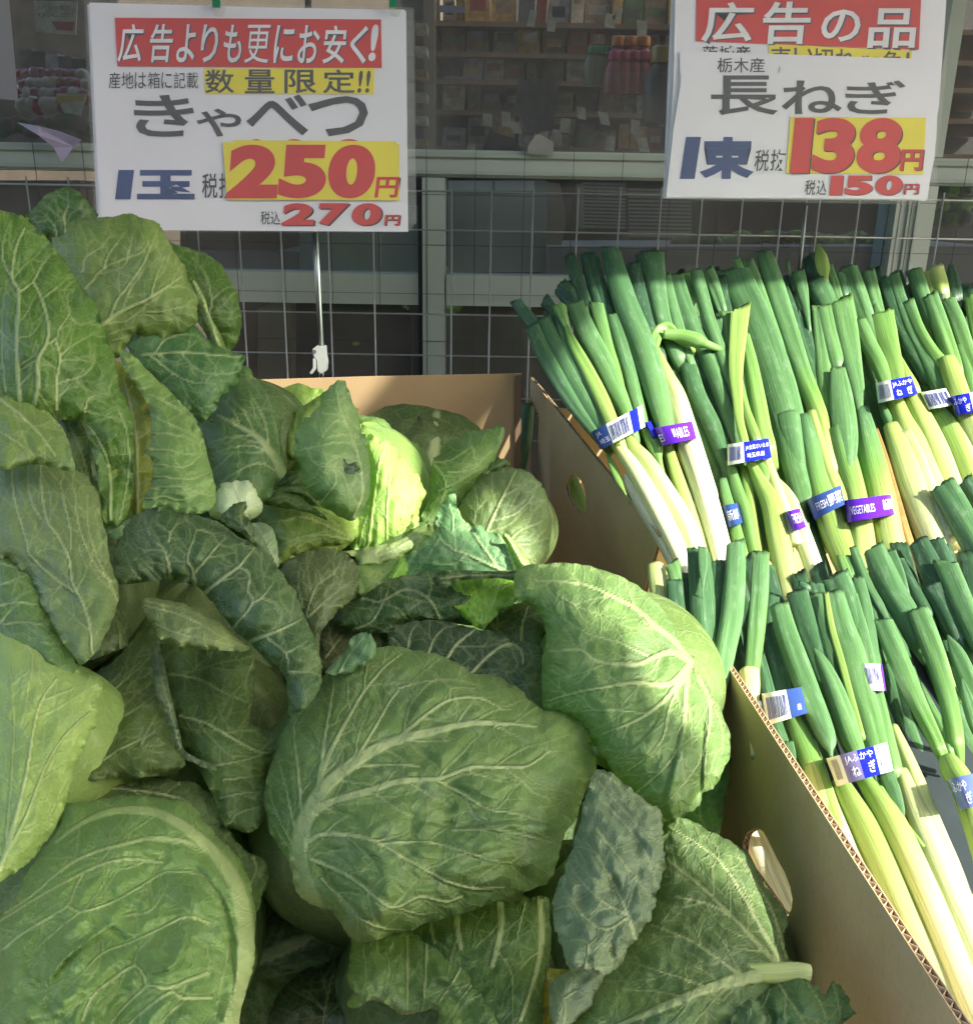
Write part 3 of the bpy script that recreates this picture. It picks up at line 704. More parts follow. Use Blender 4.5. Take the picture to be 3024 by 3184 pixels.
gm = [plain('package_%s' % n_, c, .45, bump=0, var=.35, scale=60) for n_, c in zip('a b c d e f g h i j'.split(), cols)]
cn = ['tan', 'dark brown', 'cream', 'brown', 'charcoal', 'ochre', 'dark green', 'pale', 'maroon', 'grey']
zs = [zat(yy, Ys) for yy in (70, 165, 250, 345, 455)]
for r_, z in enumerate(zs):
    x = xp + .03
    while x < 1.1:
        wd_ = rs.uniform(.022, .07); hh = rs.uniform(.045, .085) if r_ else rs.uniform(.06, .16); k = rs.randint(len(gm))
        b = MB(); yo = Ys + rs.uniform(0, .05); lean = rs.uniform(-.006, .006)
        b.prism([(x, yo, z+.001), (x+wd_, yo, z+.001), (x+wd_*.97+lean, yo, z+hh), (x+wd_*.03+lean, yo, z+hh)], (0, rs.uniform(.06, .16), 0))
        o = b.build('package', gm[k]); tag(o, '%s package standing in a row on the dim store shelf' % cn[k], 'package', 'packages on the store shelf')
        if wd_ > .03:
            lb = MB(); u0, u1 = x + wd_*.18, x + wd_*.82; v0 = z + hh*rs.uniform(.2, .5); lb.prism([(u0, yo-.0006, v0), (u1, yo-.0006, v0), (u1, yo-.0006, v0+hh*.3), (u0, yo-.0006, v0+hh*.3)], (0, .0004, 0))
            lb.build('label_patch', gm[(k + rs.randint(1, 9)) % 10], o)
        x += wd_ + rs.uniform(.001, .010)
# price tags hanging from the shelf edges
tagm = plain('price_tag', (.52, .49, .40), .5, var=.3, scale=40, bump=0)
tg_ = [(1500, 350), (1560, 345), (1590, 375), (1720, 400), (1740, 365), (1795, 330), (1865, 345), (1880, 420), (1960, 370), (1985, 425), (2040, 350), (2060, 290), (1640, 30), (1700, 50), (1880, 40), (1980, 60), (1905, 20), (2230, 30), (1450, 440)]
for i, (x, y) in enumerate(tg_):
    a = rs.uniform(-8, 8); w_, h_ = rs.uniform(22, 34), rs.uniform(40, 56)
    o = goods('price_tag', 'small white price tag hanging under a dim shelf edge', 'price tag', [(x+a, y), (x+w_+a, y+4), (x+w_-a*.4, y+h_), (x-a*.4, y+h_-4)], 2.55, .002, tagm, 'shelf price tags')
capm = [plain('cap_green', (.02, .22, .07), .35, bump=0), plain('cap_orange', (.55, .17, .02), .35, bump=0), plain('cap_pink', (.42, .05, .10), .35, bump=0), plain('bottle_amber', (.35, .20, .03), .3, bump=0)]
jar = plain('jar_body', (.13, .17, .11), .3, bump=0); jarp = plain('jar_body_pink', (.30, .07, .09), .3, bump=0)
def bottle(x, y, Y, s, mc, mbod, label, group):
    p = PY(x, y, Y); r = thing('bottle', label, 'bottle', p, group)
    def lathe(name, prof, mat):
        V, F = [], []; n = 12
        for rr, zz in prof:
            for k in range(n): t = 2*math.pi*k/n; V.append((p[0]+rr*s*math.cos(t), p[1]+rr*s*math.sin(t), p[2]+zz*s))
        for j in range(len(prof)-1):
            for k in range(n): F.append((j*n+k, j*n+(k+1) % n, (j+1)*n+(k+1) % n, (j+1)*n+k))
        F.append(tuple(range((len(prof)-1)*n, len(prof)*n))); mesh_obj(name, V, F, mat, r, True)
    lathe('bottle_body', [(.018, 0), (.02, .004), (.02, .05), (.012, .062), (.011, .066)], mbod)
    lathe('cap', [(.0135, .066), (.014, .067), (.014, .082), (.012, .084), (.001, .0845)], mc)
for i in range(5): bottle(1838 + i*22, 262, 2.5, 1.0, capm[0], jar, 'green capped jar in the row on the middle shelf', 'green capped jars')
for i in range(3): bottle(1915 + i*38, 262, 2.48, 1.25, capm[1], jarp, 'orange capped bottle beside the green capped jars', 'orange capped bottles')
for i in range(5): bottle(1905 + i*30, 292, 2.42, 1.1, capm[2], jarp, 'pink topped bottle in front of the orange caps', 'pink topped bottles')
bottle(2046, 385, 2.3, 1.9, capm[3], M['black'], 'tall dark bottle with amber cap left of the leek sign', None)
for i in range(6):
    goods('shelf_tray', 'pale tray edge stacked on the narrow rack right of the cabbage sign', 'tray', [(1290, 70+i*72), (1326, 72+i*72), (1326, 96+i*72), (1290, 92+i*72)], 2.4, .08, [gm[2], gm[7], gm[5]][i % 3], 'stacked trays on the narrow rack')
goods('lilac_sign', 'small lilac lit looking card high on the shelf', 'card', [(1360, 15), (1445, 18), (1445, 40), (1360, 36)], 2.4, .004, M['lilac'])
goods('hanging_goods', 'dark bundle hanging in front of the shelf', 'goods', [(1610, 250), (1700, 240), (1740, 270), (1720, 400), (1640, 410), (1600, 330)], 2.35, .05, gm[4])
goods('clear_card', 'blank grey rounded card standing on the window rail', 'card', [(1640, 478), (1640, 455), (1665, 418), (1680, 418), (1720, 440), (1720, 482)], 1.715, .002, plain('grey_card', (.26, .27, .25), .4))
goods('sign_tail', 'dark triangular gap card by the window rail', 'card', [(1500, 460), (1520, 405), (1600, 430), (1630, 478), (1510, 478)], 2.2, .01, M['black'])
# left upper corner
goods('dark_backing', 'dark board added behind the apple packs to hide the bright wall', 'dark board', [(-260, -200), (345, -200), (345, 470), (-260, 470)], 2.75, .05, plain('dark_backing_paint', (.10, .08, .065), .7, scale=20, var=.4))  # added only to cover the too bright back wall
goods('window_poster', 'plain grey sheet hanging at the upper left edge', 'sheet', [(-60, -60), (20, -60), (32, 60), (55, 312), (-60, 300)], 1.55, .002, plain('grey_sheet', (.25, .26, .27), .6, var=.04))
pc = goods('price_card', 'white price card with red corner above the apple packs', 'price card', [(105, 0), (240, 4), (235, 108), (110, 98)], 2.2, .003, tagm)
def onflat(crop, pts, Y, mat, name, par):
    q = cv(crop, pts); b = MB(); b.prism([PY(a, c, Y) for a, c in q], (0, -.0006, 0)); return b.build(name, mat, par)
onflat('Q', [(450, 185), (655, 190), (640, 270), (500, 262)], 2.198, plain('dull_red', (.35, .08, .08), .5), 'red_band', pc)
SG = Sign(pc, 'Q', 2.1995); pr_ = plain('dull_print', (.16, .10, .06), .5)
SG.text('1パック税抜', 345, 45, 630, 90, pr_, .003); SG.text('りんご', 345, 115, 620, 150, pr_, .004)
pc2 = goods('price_card', 'cream card with yellow header leaning on the apple packs', 'price card', [(172, 290), (270, 290), (245, 372), (205, 365)], 1.9, .003, tagm)
onflat('Q', [(495, 845), (740, 830), (735, 885), (510, 900)], 1.898, plain('dull_yellow', (.50, .30, .04), .5), 'yellow_band', pc2)
apm = plain('apple_red', (.28, .015, .02), .25, scale=40, var=.5, bump=0, spec=.6); apw = plain('apple_net', (.40, .34, .27), .4)
for i in range(34):
    r_, c_ = divmod(i, 9); X = 66 + c_*24 + (r_ % 2)*12 + rs.uniform(-4, 4); Yp = 238 + r_*30 + rs.uniform(-4, 4)
    blob('apple', 'shiny apple in the packed heap behind the glass at left', 'apple', X, Yp, 2.05 - r_*.03, .017, apm if rs.rand() < .6 else apw, 'apples behind the glass', (1, 1, .9))
for i in range(12):
    blob('dark_fruit', 'dull green brown fruit in front of the apples', 'fruit', 10 + i*22 + rs.uniform(-5, 5), 385 + rs.uniform(-12, 20), 1.9, .02, [vegd, M['olive'], M['brown']][i % 3], 'dull fruit below the apples')
for i in range(5):
    goods('dark_bag', 'dark package behind the apple heap', 'package', [(60+i*40, 150+8*i), (98+i*42, 150+8*i), (100+i*42, 225+6*i), (62+i*40, 225+6*i)], 2.3, .08, [gm[4], M['dark'], gm[9]][i % 3], 'dark packages behind the apples')
for i in range(4):
    goods('grapefruit_bag', 'amber bag beside the cabbage sign', 'bag', [(220+i*18, 380), (244+i*18, 372), (250+i*18, 440), (224+i*18, 442)], 1.95, .05, plain('amber_bag', (.30, .20, .05), .3), 'amber bags left of the sign')
b = MB(); q = cv('Q', [(145, 1070), (330, 1100), (520, 1150), (715, 1225), (640, 1290), (545, 1430), (470, 1290), (330, 1180)])
V = [PY(a, c, 1.70 - .01*(i % 2)) for i, (a, c) in enumerate(q)]; b.prism(V, (0, .001, 0)); o = b.build('paper_scrap', M['lilac']); tag(o, 'torn lilac paper corner hanging over the window rail', 'paper')

# ================================================================ ADDED SHADE CASTERS AND STREET SIDE (outside the frame)
aw = thing('shade_awning', 'unseen grey green cover over the stall, added to shade the signs', 'shade_awning', (0, YF, 2.6))
b = MB(); b.box((-2.2, .374, 2.6), (3.2, YF+.2, 2.62)); b.build('canopy', M['caster'], aw)  # out of view, front edge set so the signs fall in shade
b = MB(); b.prism([(2.0, y, z) for y, z in [(-.50, 4.4), (-.60, 3.52), (-.69, 3.41), (-.79, 3.30), (-.82, 3.22), (-.775, 3.15), (-.805, 3.09), (-.865, 3.06), (-.887, 3.03), (-.918, 2.985), (-.932, 2.95), (-1.04, 2.87), (-1.08, 2.83), (-1.11, 2.79), (-1.3, 2.74), (-3.2, 2.6), (-3.2, 4.4)]], (.01, 0, 0))  # added shade caster, edge cut to the wanted shadow line on the cabbages
bn = b.build('shade_caster_sheet', M['caster']); tag(bn, 'unseen grey green sheet added beside the stall to shade the cabbages', 'shade caster')
b = MB(); b.prism([(2.02, y, z) for y, z in [(-.72, 3.06), (-.72, 3.2), (-.66, 3.27), (-.5, 3.34), (-.36, 3.38), (-.12, 3.36), (-.12, 3.22), (-.2, 3.19), (-.34, 3.18), (-.42, 3.10), (-.5, 3.04), (-.62, 3.03)]], (.02, 0, 0))  # second added shade caster, cut to darken the back right heads and panel
bb = b.build('shade_caster_plate', M['caster']); tag(bb, 'unseen grey green cut plate added to shade the back right cabbages', 'signboard')
# stand under the crates
st = thing('display_stand', 'dark stand carrying the cartons of vegetables', 'stand', (0, .9, 0))
b = MB(); b.box((-1.2, .15, .72), (1.3, 1.5, .76)); b.build('table_top', M['dark'], st)
for x in (-1.1, 1.2):
    for y in (.2, 1.42):
        b = MB(); b.bar((x, y, 0), (x, y, .72), .02, 10); b.build('leg', M['steel'], st)

bl = thing('building', 'plain brown building across the street behind the viewer', 'building', (0, -9, 0))
brk = plain('street_wall', (.17, .13, .10), .8, scale=2, var=.25)
b = MB(); b.box((-14, -9.5, 0), (12, -9, 7.5)); b.build('wall', brk, bl)
for i in range(8):
    for j in range(2):
        b = MB(); b.box((-12.5+i*3, -8.99, 1+j*3.2), (-11+i*3, -8.95, 2.8+j*3.2)); b.build('window', M['dark'], bl)
# ================================================================ SIGNS
Y1 = 1.34
s1 = thing('price_sign', 'white cabbage price sign reading 250 in a clear sleeve on a metal pole', 'price sign', PY(790, 717, Y1))
S1 = Sign(s1, 'Z1', Y1)
S1.sheet('backing_sheet', [(332, 14), (1560, 34), (1572, 880), (370, 838)], M['paper'], -.004)
S1.sheet('sheet', [(345, 9), (1566, 42), (1574, 893), (388, 886)], M['paper'], 0)
S1.sheet('banner_panel', [(445, 68), (1470, 75), (1473, 262), (455, 255)], M['red'], .0012)
def row1(s, items, y0, y1, mats, lifts, weight, shear, slope=0):
    for ch, x0, x1 in items:
        for (mt_, dx, dy, wt), lf in zip(mats, lifts):
            s.text(ch, x0+dx, y0+dy+slope*(x0-460)/1000, x1+dx, y1+dy+slope*(x1-460)/1000, mt_, lf, 0.0 if ch == '更' else wt, shear)
its = [('広', 462, 552), ('告', 580, 668), ('よ', 686, 756), ('り', 778, 842), ('も', 865, 935), ('更', 950, 1042), ('に', 1060, 1135), ('お', 1152, 1232), ('安', 1250, 1335), ('く', 1352, 1418)]
row1(S1, its, 92, 238, [(M['shadow'], 10, 8, .024), (M['shadow'], 4, 3, .024), (M['ink'], 0, 0, .012)], [.0016, .0018, .0022], 0, .10, 8)
for mt_, dx, lf in ((M['shadow'], 9, .0016), (M['ink'], 0, .0022)):
    S1.text('!', 1428+dx, 94+dx*.6, 1456+dx, 236+dx*.6, mt_, lf, .03, .12)
for ch, a, b_ in [('産', 421, 466), ('地', 470, 516), ('は', 521, 565), ('箱', 572, 618), ('に', 624, 664), ('記', 672, 716), ('載', 721, 766)]:
    S1.text(ch, a, 278, b_, 341, M['grey'], .0014, .0)
S1.sheet('yellow_strip', [(788, 264), (1443, 262), (1443, 363), (792, 362)], M['yellow'], .0010)
for ch, a, b_ in [('数', 792, 905), ('量', 945, 1060), ('限', 1098, 1222), ('定', 1245, 1370)]:
    S1.text(ch, a, 268, b_, 360, M['grey'], .0018, .014)
for a in (1382, 1412): S1.text('!', a, 272, a+16, 358, M['grey'], .0018, .02, .1)
for ch, x0, y0, x1, y1, sh in [('き', 517, 365, 750, 527, 0), ('や', 758, 418, 932, 527, 0), ('べ', 950, 364, 1190, 522, 0), ('つ', 1190, 370, 1420, 525, 0)]:
    S1.text(ch, x0, y0, x1, y1, M['grey'], .0014, .018, sh)
S1.text('玉', 530, 655, 752, 768, M['navy'], .0014, .05); S1.text('1', 452, 655, 512, 768, M['navy'], .0014, .06, .12)
S1.text('税', 780, 668, 840, 764, M['grey'], .0014, .010); S1.text('抜', 846, 668, 905, 764, M['grey'], .0014, .010)
S1.sheet('price_card', [(905, 540), (1530, 545), (1530, 700), (905, 690)], M['yellow'], .0020)
for ch, a, b_ in [('1', 960, 1030), ('9', 1060, 1200), ('8', 1270, 1420)]:
    pass
for a, b_ in ((950, 1030), (1080, 1190), (1285, 1410)): S1.text('0', a, 536, b_, 640, M['red'], .0022, .05)
S1.sheet('price_card', [(862, 548), (1540, 556), (1541, 772), (878, 770)], M['yellow'], .0030)
def price(s, items, y0, y1, lift, d, wt=.06, sh=.12):
    for ch, a, b_ in items:
        s.text(ch, a+d, y0+d*.7, b_+d, y1+d*.7, M['black'], lift, wt, sh)
        s.text(ch, a, y0, b_, y1, M['red'], lift+.0005, wt, sh)
price(S1, [('2', 884, 1078), ('5', 1080, 1262), ('0', 1268, 1448)], 558, 765, .0034, 7, .058, .08)
price(S1, [('円', 1450, 1538)], 682, 762, .0034, 5, .03, .12)
price(S1, [('2', 1090, 1215), ('7', 1228, 1345), ('0', 1358, 1472)], 783, 868, .0014, 6, .055, .12)
price(S1, [('円', 1484, 1542)], 828, 868, .0014, 4, .02, .12)
S1.text('税', 1006, 814, 1042, 866, M['grey'], .0014, .006); S1.text('込', 1045, 814, 1081, 866, M['grey'], .0014, .006)
S1.sheet('plastic_sleeve', [(330, 2), (1596, 30), (1606, 862), (1594, 868), (1580, 897), (372, 893)], M_FILM, .0050, .0003)
b = MB(); b.prism([S1.pt(1566, 40, -.001), S1.pt(1598, 42, -.001), S1.pt(1606, 862, -.001), S1.pt(1576, 868, -.001)], (0, -.0008, 0)); b.build('sleeve_edge', M_FILM, s1)
for x in (842, 1517):
    b = MB(); b.prism([S1.pt(x-13, -30, .009), S1.pt(x+14, -30, .009), S1.pt(x+16, 34, .009), S1.pt(x-12, 34, .009)], (0, -.004, 0)); b.build('clip', M['gclip'], s1)
    b = MB(); b.prism([S1.pt(x-24, -30, .006), S1.pt(x+30, -30, .006), S1.pt(x+34, 40, .006), S1.pt(x+20, 68, .006), S1.pt(x-8, 66, .006), S1.pt(x-24, 40, .006)], (0, -.0025, 0)); b.build('clip_plate', M_FILM, s1)
YPp = 1.365
top = PY(952, -200, YPp); mid = PY(977, 722, YPp); bot = PY(1000, 1085, YPp)
p1 = thing('sign_pole', 'thin metal pole of the cabbage sign with a white clamp at its foot', 'pole', PY(1003, 1175, YPp))
b = MB(); b.bar(top, mid, .0042, 12); b.bar(mid, bot, .0042, 12); b.build('rod', M['steel'], p1, True)
b = MB(); b.bar(PY(984, 700, YPp-.004), PY(1001, 1085, YPp-.004), .0016, 8); b.build('inner_rod', M['sagedk'], p1, True)
b = MB()
q = cv('W', [(510, 1285), (530, 1270), (578, 1275), (582, 1330), (590, 1370), (585, 1415), (560, 1428), (540, 1415), (535, 1350), (512, 1320)])
b.prism([PY(a, c, YPp-.012) for a, c in q], (0, .02, 0)); cl = b.build('clamp', M['wire'], p1)
b = MB(); q = cv('W', [(512, 1340), (528, 1345), (530, 1400), (505, 1432), (492, 1425), (512, 1395)]); b.prism([PY(a, c, YPp-.014) for a, c in q], (0, .008, 0)); b.build('lever', M['wire'], p1)
b = MB(); c_ = PY(*cv('W', [(520, 1300)])[0], YPp-.0125); b.bar(c_, c_ - np.array([0, .003, 0]), .003, 10); b.build('rivet', M['grey'], p1)
for dx in (551, 571):
    b = MB(); a1 = PY(*cv('W', [(dx, 1410)])[0], YPp-.004); a2 = PY(*cv('W', [(dx, 1465)])[0], YPp-.004); b.bar(a1, a2, .0011, 8); b.build('wire_foot', M['steel'], p1, True)

Y2 = 1.33
s2 = thing('price_sign', 'white leek price sign reading 138 above the leeks at upper right', 'price sign', PY(2470, 622, Y2))
S2 = Sign(s2, 'Z2', Y2)
S2.sheet('backing_sheet', [(797, -60), (1792, -60), (1760, 380), (1705, 690), (765, 712)], M['paper'], -.006)
S2.sheet('sheet', [(808, -60), (1775, -60), (1768, 60), (1738, 560), (1705, 721), (770, 712), (800, 300)], M['paper'], 0)
S2.sheet('banner_panel', [(883, -60), (1690, -60), (1680, 178), (880, 148)], M['red'], .0010)
for ch, a, b_, y0, y1 in [('広', 905, 1085, 8, 150), ('告', 1120, 1290, 6, 158), ('の', 1330, 1470, 34, 150), ('品', 1500, 1670, 30, 172)]:
    for mt_, d, wt, lf in ((M['shadow'], 9, .03, .0014), (M['shadow'], 4, .03, .0016), (M['ink'], 0, .018, .0020)):
        S2.text(ch, a+d, y0+d, b_+d, y1+d, mt_, lf, wt, .10)
for ch, a in (('茨', 905), ('城', 965), ('産', 1022)): S2.text(ch, a, 164, a+54, 215, M['grey'], .0014, .008)
S2.sheet('yellow_strip', [(1143, 158), (1655, 182), (1650, 240), (1140, 235)], M['yellow'], .0010)
for ch, a in (('売', 1148), ('い', 1232), ('切', 1300), ('れ', 1380), ('御', 1465), ('免', 1548)): S2.text(ch, a, 168 + (a-1148)*.035, a+72, 245 + (a-1148)*.035, M['grey'], .0016, .012)
S2.text('!', 1632, 186, 1645, 250, M['grey'], .0016, .02, .1)
S2.sheet('overlay_strip', [(822, 184), (1748, 214), (1745, 300), (822, 300)], M['paper'], .0030)
for ch, a in (('栃', 955), ('木', 1014), ('産', 1071)): S2.text(ch, a, 208, a+54, 261, M['grey'], .0040, .008)
S2.sheet('overlay_sheet', [(826, 290), (1178, 262), (1180, 240), (1748, 246), (1738, 500), (1706, 716), (772, 708), (800, 450)], M['paper'], .0044)
S2.sheet('overlay_flap', [(826, 262), (985, 270), (985, 285), (826, 292)], M['paper'], .0046)
for ch, x0, y0, x1, y1 in [('長', 932, 272, 1172, 415), ('ね', 1185, 290, 1400, 410), ('ぎ', 1412, 290, 1628, 410)]: S2.text(ch, x0, y0, x1, y1, M['grey'], .0056, .016)
S2.text('1', 832, 492, 885, 642, M['navy'], .0056, .07, .15); S2.text('束', 893, 492, 1088, 642, M['navy'], .0056, .055, .05)
S2.text('税', 1088, 537, 1140, 615, M['grey'], .0056, .006, .1); S2.text('抜', 1145, 537, 1198, 613, M['grey'], .0056, .006, .1)
S2.sheet('price_card', [(1217, 420), (1700, 424), (1690, 626), (1200, 622)], M['yellow'], .0056)
price(S2, [('1', 1222, 1290), ('3', 1298, 1445), ('8', 1455, 1612)], 424, 622, .0064, 5, .045, .10)
price(S2, [('円', 1608, 1688)], 537, 612, .0064, 4, .03, .12)
price(S2, [('1', 1358, 1402), ('5', 1410, 1510), ('0', 1520, 1616)], 630, 700, .0056, 3, .055, .10)
price(S2, [('円', 1622, 1674)], 660, 697, .0056, 3, .015, .12)
S2.text('税', 1268, 646, 1306, 700, M['grey'], .0056, .004, .1); S2.text('込', 1310, 646, 1346, 700, M['grey'], .0056, .004, .1)
S2.sheet('plastic_sleeve', [(792, -60), (1790, -60), (1778, 180), (1735, 600), (1738, 735), (1290, 728), (764, 716), (790, 200)], M_FILM, .0080, .0003)
p2 = thing('sign_pole', 'thin metal pole of the leek sign going down into the leeks', 'pole', PY(2473, 960, 1.45))
b = MB(); b.bar(PY(2503, 560, 1.4), PY(2504, 640, 1.4), .0022, 8); b.bar(PY(2504, 640, 1.4), PY(2472, 960, 1.45), .0026, 8); b.build('rod', M['steel'], p2, True)
b = MB(); b.bar(PY(2508, 640, 1.396), PY(2481, 900, 1.436), .0011, 8); b.build('inner_rod', M['white'], p2, True)
# ================================================================ CARTONS
def panel(root, name, crop, outline, p0, n, th, hole=None, hcrop=None, card=None):
    """corrugated board: two liners with the fluting between them; the outline is traced on the near face"""
    n = np.array(n, float); n /= np.linalg.norm(n)
    def proj(c, pts): return [np.array(q) if len(q) == 3 else PPL(*cv(c, [q])[0], p0, n) for q in pts]
    out = proj(crop, outline); hl = [proj(hcrop or crop, hole)] if hole else []
    if n @ (EYE - p0) < 0: n = -n
    def sheet(nm, off, t, mat=M_CARD, par=root):
        loops = [[Vector(p - n*off) for p in l] for l in [out] + hl]
        tri = tessellate_polygon(loops); fl_ = [p for l in loops for p in l]; N = len(fl_)
        V = fl_ + [p - Vector(n)*t for p in fl_]
        F = [t_ for t_ in tri] + [tuple(i+N for i in t_)[::-1] for t_ in tri]
        b0 = 0
        for l in loops:
            k = len(l); F += [(b0+i, b0+(i+1) % k, b0+N+(i+1) % k, b0+N+i) for i in range(k)]; b0 += k
        return mesh_obj(nm, V, F, mat, par)
    sheet('liner', 0, .0007, card or M_CARD); sheet('liner', th-.0007, .0007, card or M_CARD)
    # strip coloured dark for the shade a few mm inside the edges + zigzag fluting following the edges
    fm = MB(); dk = MB()
    for li, l in enumerate([out] + hl):
        k = len(l); cen = sum(l) / k
        for i in range(k):
            a, b_ = l[i], l[(i+1) % k]; L = np.linalg.norm(b_-a)
            if L < .012 and li == 0: pass
            d = (b_-a)/max(L, 1e-9); inn = np.cross(n, d); 
            mid = (a+b_)/2
            if ((cen-mid) @ inn < 0) != (li > 0): inn = -inn
            m_ = max(2, int(L/.0038)); pts = []
            for j in range(m_+1):
                pts.append(a + d*(L*j/m_) - n*(.0008 if j % 2 else th-.0008))
            for j in range(m_):
                u, v = pts[j], pts[j+1]
                t_ = n*.0 + d*.0006
                fm.add([u + inn*.0002, v + inn*.0002, v + inn*.006, u + inn*.006, u + inn*.0002+t_, v + inn*.0002+t_, v + inn*.006+t_, u + inn*.006+t_], [(0, 1, 2, 3), (4, 7, 6, 5), (0, 4, 5, 1), (1, 5, 6, 2), (2, 6, 7, 3), (3, 7, 4, 0)])
            dk.add([a + inn*.0045 - n*.0008, b_ + inn*.0045 - n*.0008, b_ + inn*.0045 - n*(th-.0008), a + inn*.0045 - n*(th-.0008)], [(0, 1, 2, 3)])
    fm.build('fluting', M['flute'], root)['kind'] = 'stuff'; dk.build('fluting_shade', M['fluted'], root)['kind'] = 'stuff'

# near leek carton: left side panel
cb1 = thing('cardboard_carton', 'near leek carton with cut down corrugated side and oval hand hole', 'carton', (.25, .6, .76))
pA = PY(2160, 1967, .90); pB = PY(2982, 3184, .34)
dAB = pB - pA; dn1 = np.array([.03, 0, -1.0]); nrm = np.cross(dAB, dn1)
o_near = [(2140, 1990), (2160, 1967), (2185, 1972), (2215, 2000), (2984, 3186), tuple(pA + dAB*1.12), tuple(pA + dAB*1.12 + dn1*.30), tuple(pA + dn1*.30), tuple(pA + dn1*.06 + dAB*-.01)]
hole = [(1208, 455), (1213, 395), (1228, 355), (1255, 336), (1290, 328), (1318, 345), (1345, 395), (1390, 490), (1430, 560), (1460, 640), (1472, 700), (1468, 750), (1448, 795), (1405, 760), (1330, 650), (1250, 540)]
panel(cb1, 'side_panel', 'N', o_near, pA, nrm, .0052, hole, 'H')
b = MB(); b.box((.245, .30, .765), (1.25, .36, .95)); b.build('front_panel', M_CARD, cb1)
b = MB(); b.box((.24, .30, .762), (1.25, .97, .768)); b.build('base', M_CARD, cb1)
b = MB(); b.box((.235, .94, .77), (1.25, .946, 1.0)); b.build('back_panel', M_CARD, cb1)
lin = thing('liner_sheet', 'dark grey liner inside the near leek carton', 'liner', (.7, .7, .8))
wq = [P(x, y, wfront(y) + .10) for x, y in [(2330, 1900), (3400, 1900), (3400, 3300), (2990, 3300)]]
b = MB(); b.prism(wq, (0, 0, -.003)); b.build('sheet', M['crate'], lin)

# far leek carton
cb2 = thing('cardboard_carton', 'far leek carton with sloping corrugated side and small hand hole', 'carton', (.3, 1.2, .76))
pA = PY(*cv('K', [(700, 115)])[0], 1.38); pB = PY(*cv('K', [(1330, 880)])[0], 1.0)
nrm2 = np.cross(pB - pA, np.array([.04, 0, -1.0]))
o_far = [(700, 112), (1010, 500), (1330, 880), (1322, 905), (1258, 1140), (1180, 1420), (1100, 1900), (720, 1900), (735, 500), (742, 300), (700, 200)]
hole2 = [(872, 640), (893, 592), (918, 584), (940, 606), (960, 640), (971, 690), (970, 745), (958, 786), (935, 772), (905, 740), (880, 690)]
panel(cb2, 'side_panel', 'K', o_far, pA, nrm2, .005, hole2, 'K')
b = MB(); b.box((.1, 1.42, .765), (1.3, 1.426, 1.20)); b.build('back_panel', M_CARD, cb2)
b = MB(); b.box((.22, .95, .77), (1.3, .956, .98)); b.build('front_panel', M_CARD, cb2)
b = MB(); b.box((.12, .96, .762), (1.3, 1.43, .768)); b.build('base', M_CARD, cb2)

# cabbage carton: back panel and sides
cb3 = thing('cardboard_carton', 'tan carton wall behind the heaped cabbages', 'carton', (-.3, 1.3, .76))
pA = PY(*cv('B', [(860, 208)])[0], 1.31)
panel(cb3, 'back_panel', 'B', [(-900, 262), (205, 228), (860, 208), (1725, 191), (1722, 1200), (1700, 2400), (-900, 2400)], pA, (0, 1, 0), .005, card=M_CARD_SHADE)  # this wall's card is darkened to stand in for shade
p = [PPL(*cv('B', [q])[0], pA, np.array([0, 1.0, 0])) for q in [(1690, 200), (1725, 192), (1722, 1400), (1690, 1400)]]
b = MB(); b.prism([v + np.array([0, -.006, 0]) for v in p], (0, .003, 0)); b.build('corner_fold', plain('card_dark', (.13, .08, .045), .8), cb3)
b = MB(); b.box((-1.0, .2, .762), (.18, 1.33, .768)); b.build('base', M_CARD, cb3)
b = MB(); b.box((-1.0, .2, .77), (-.995, 1.33, 1.3)); b.build('side_panel', M_CARD, cb3)
# ================================================================ CABBAGES
def cabbage(label, x, y, w, group='heaped cabbages'):
    return thing('cabbage', label, 'cabbage', P(x, y, w + .12) - np.array([0, 0, .08]), group)

# --- top left, upright leaves
c = cabbage('tall open cabbage with upright leaves at the left, below the sign', 300, 1000, .95)
leaf(c, 'A', [(145,210),(200,160),(250,100),(320,60),(400,40),(450,60),(500,110),(540,160),(570,215),(480,260),(420,330),(390,380),(300,360),(220,300)],
     [([(380,340),(370,210),(330,150),(320,80)],10), ([(370,210),(400,130),(390,60)],7), ([(330,330),(310,260),(240,180),(180,190)],8)], 1.04, s=.1, amp=.02, col=(.05,.10,.035))
leaf(c, 'A', [(960,330),(1000,365),(1100,395),(1200,430),(1280,480),(1330,560),(1380,650),(1400,740),(1410,830),(1390,930),(1330,1000),(1280,960),(1200,900),(1130,780),(1050,660),(1000,530)],
     [([(1240,930),(1220,800),(1230,700),(1200,560),(1120,450)],12), ([(1230,700),(1300,640),(1350,620)],6), ([(1210,800),(1330,810),(1400,790)],7), ([(1260,900),(1340,900)],6)], 1.06, s=.1, amp=.025, col=(.065,.12,.03))
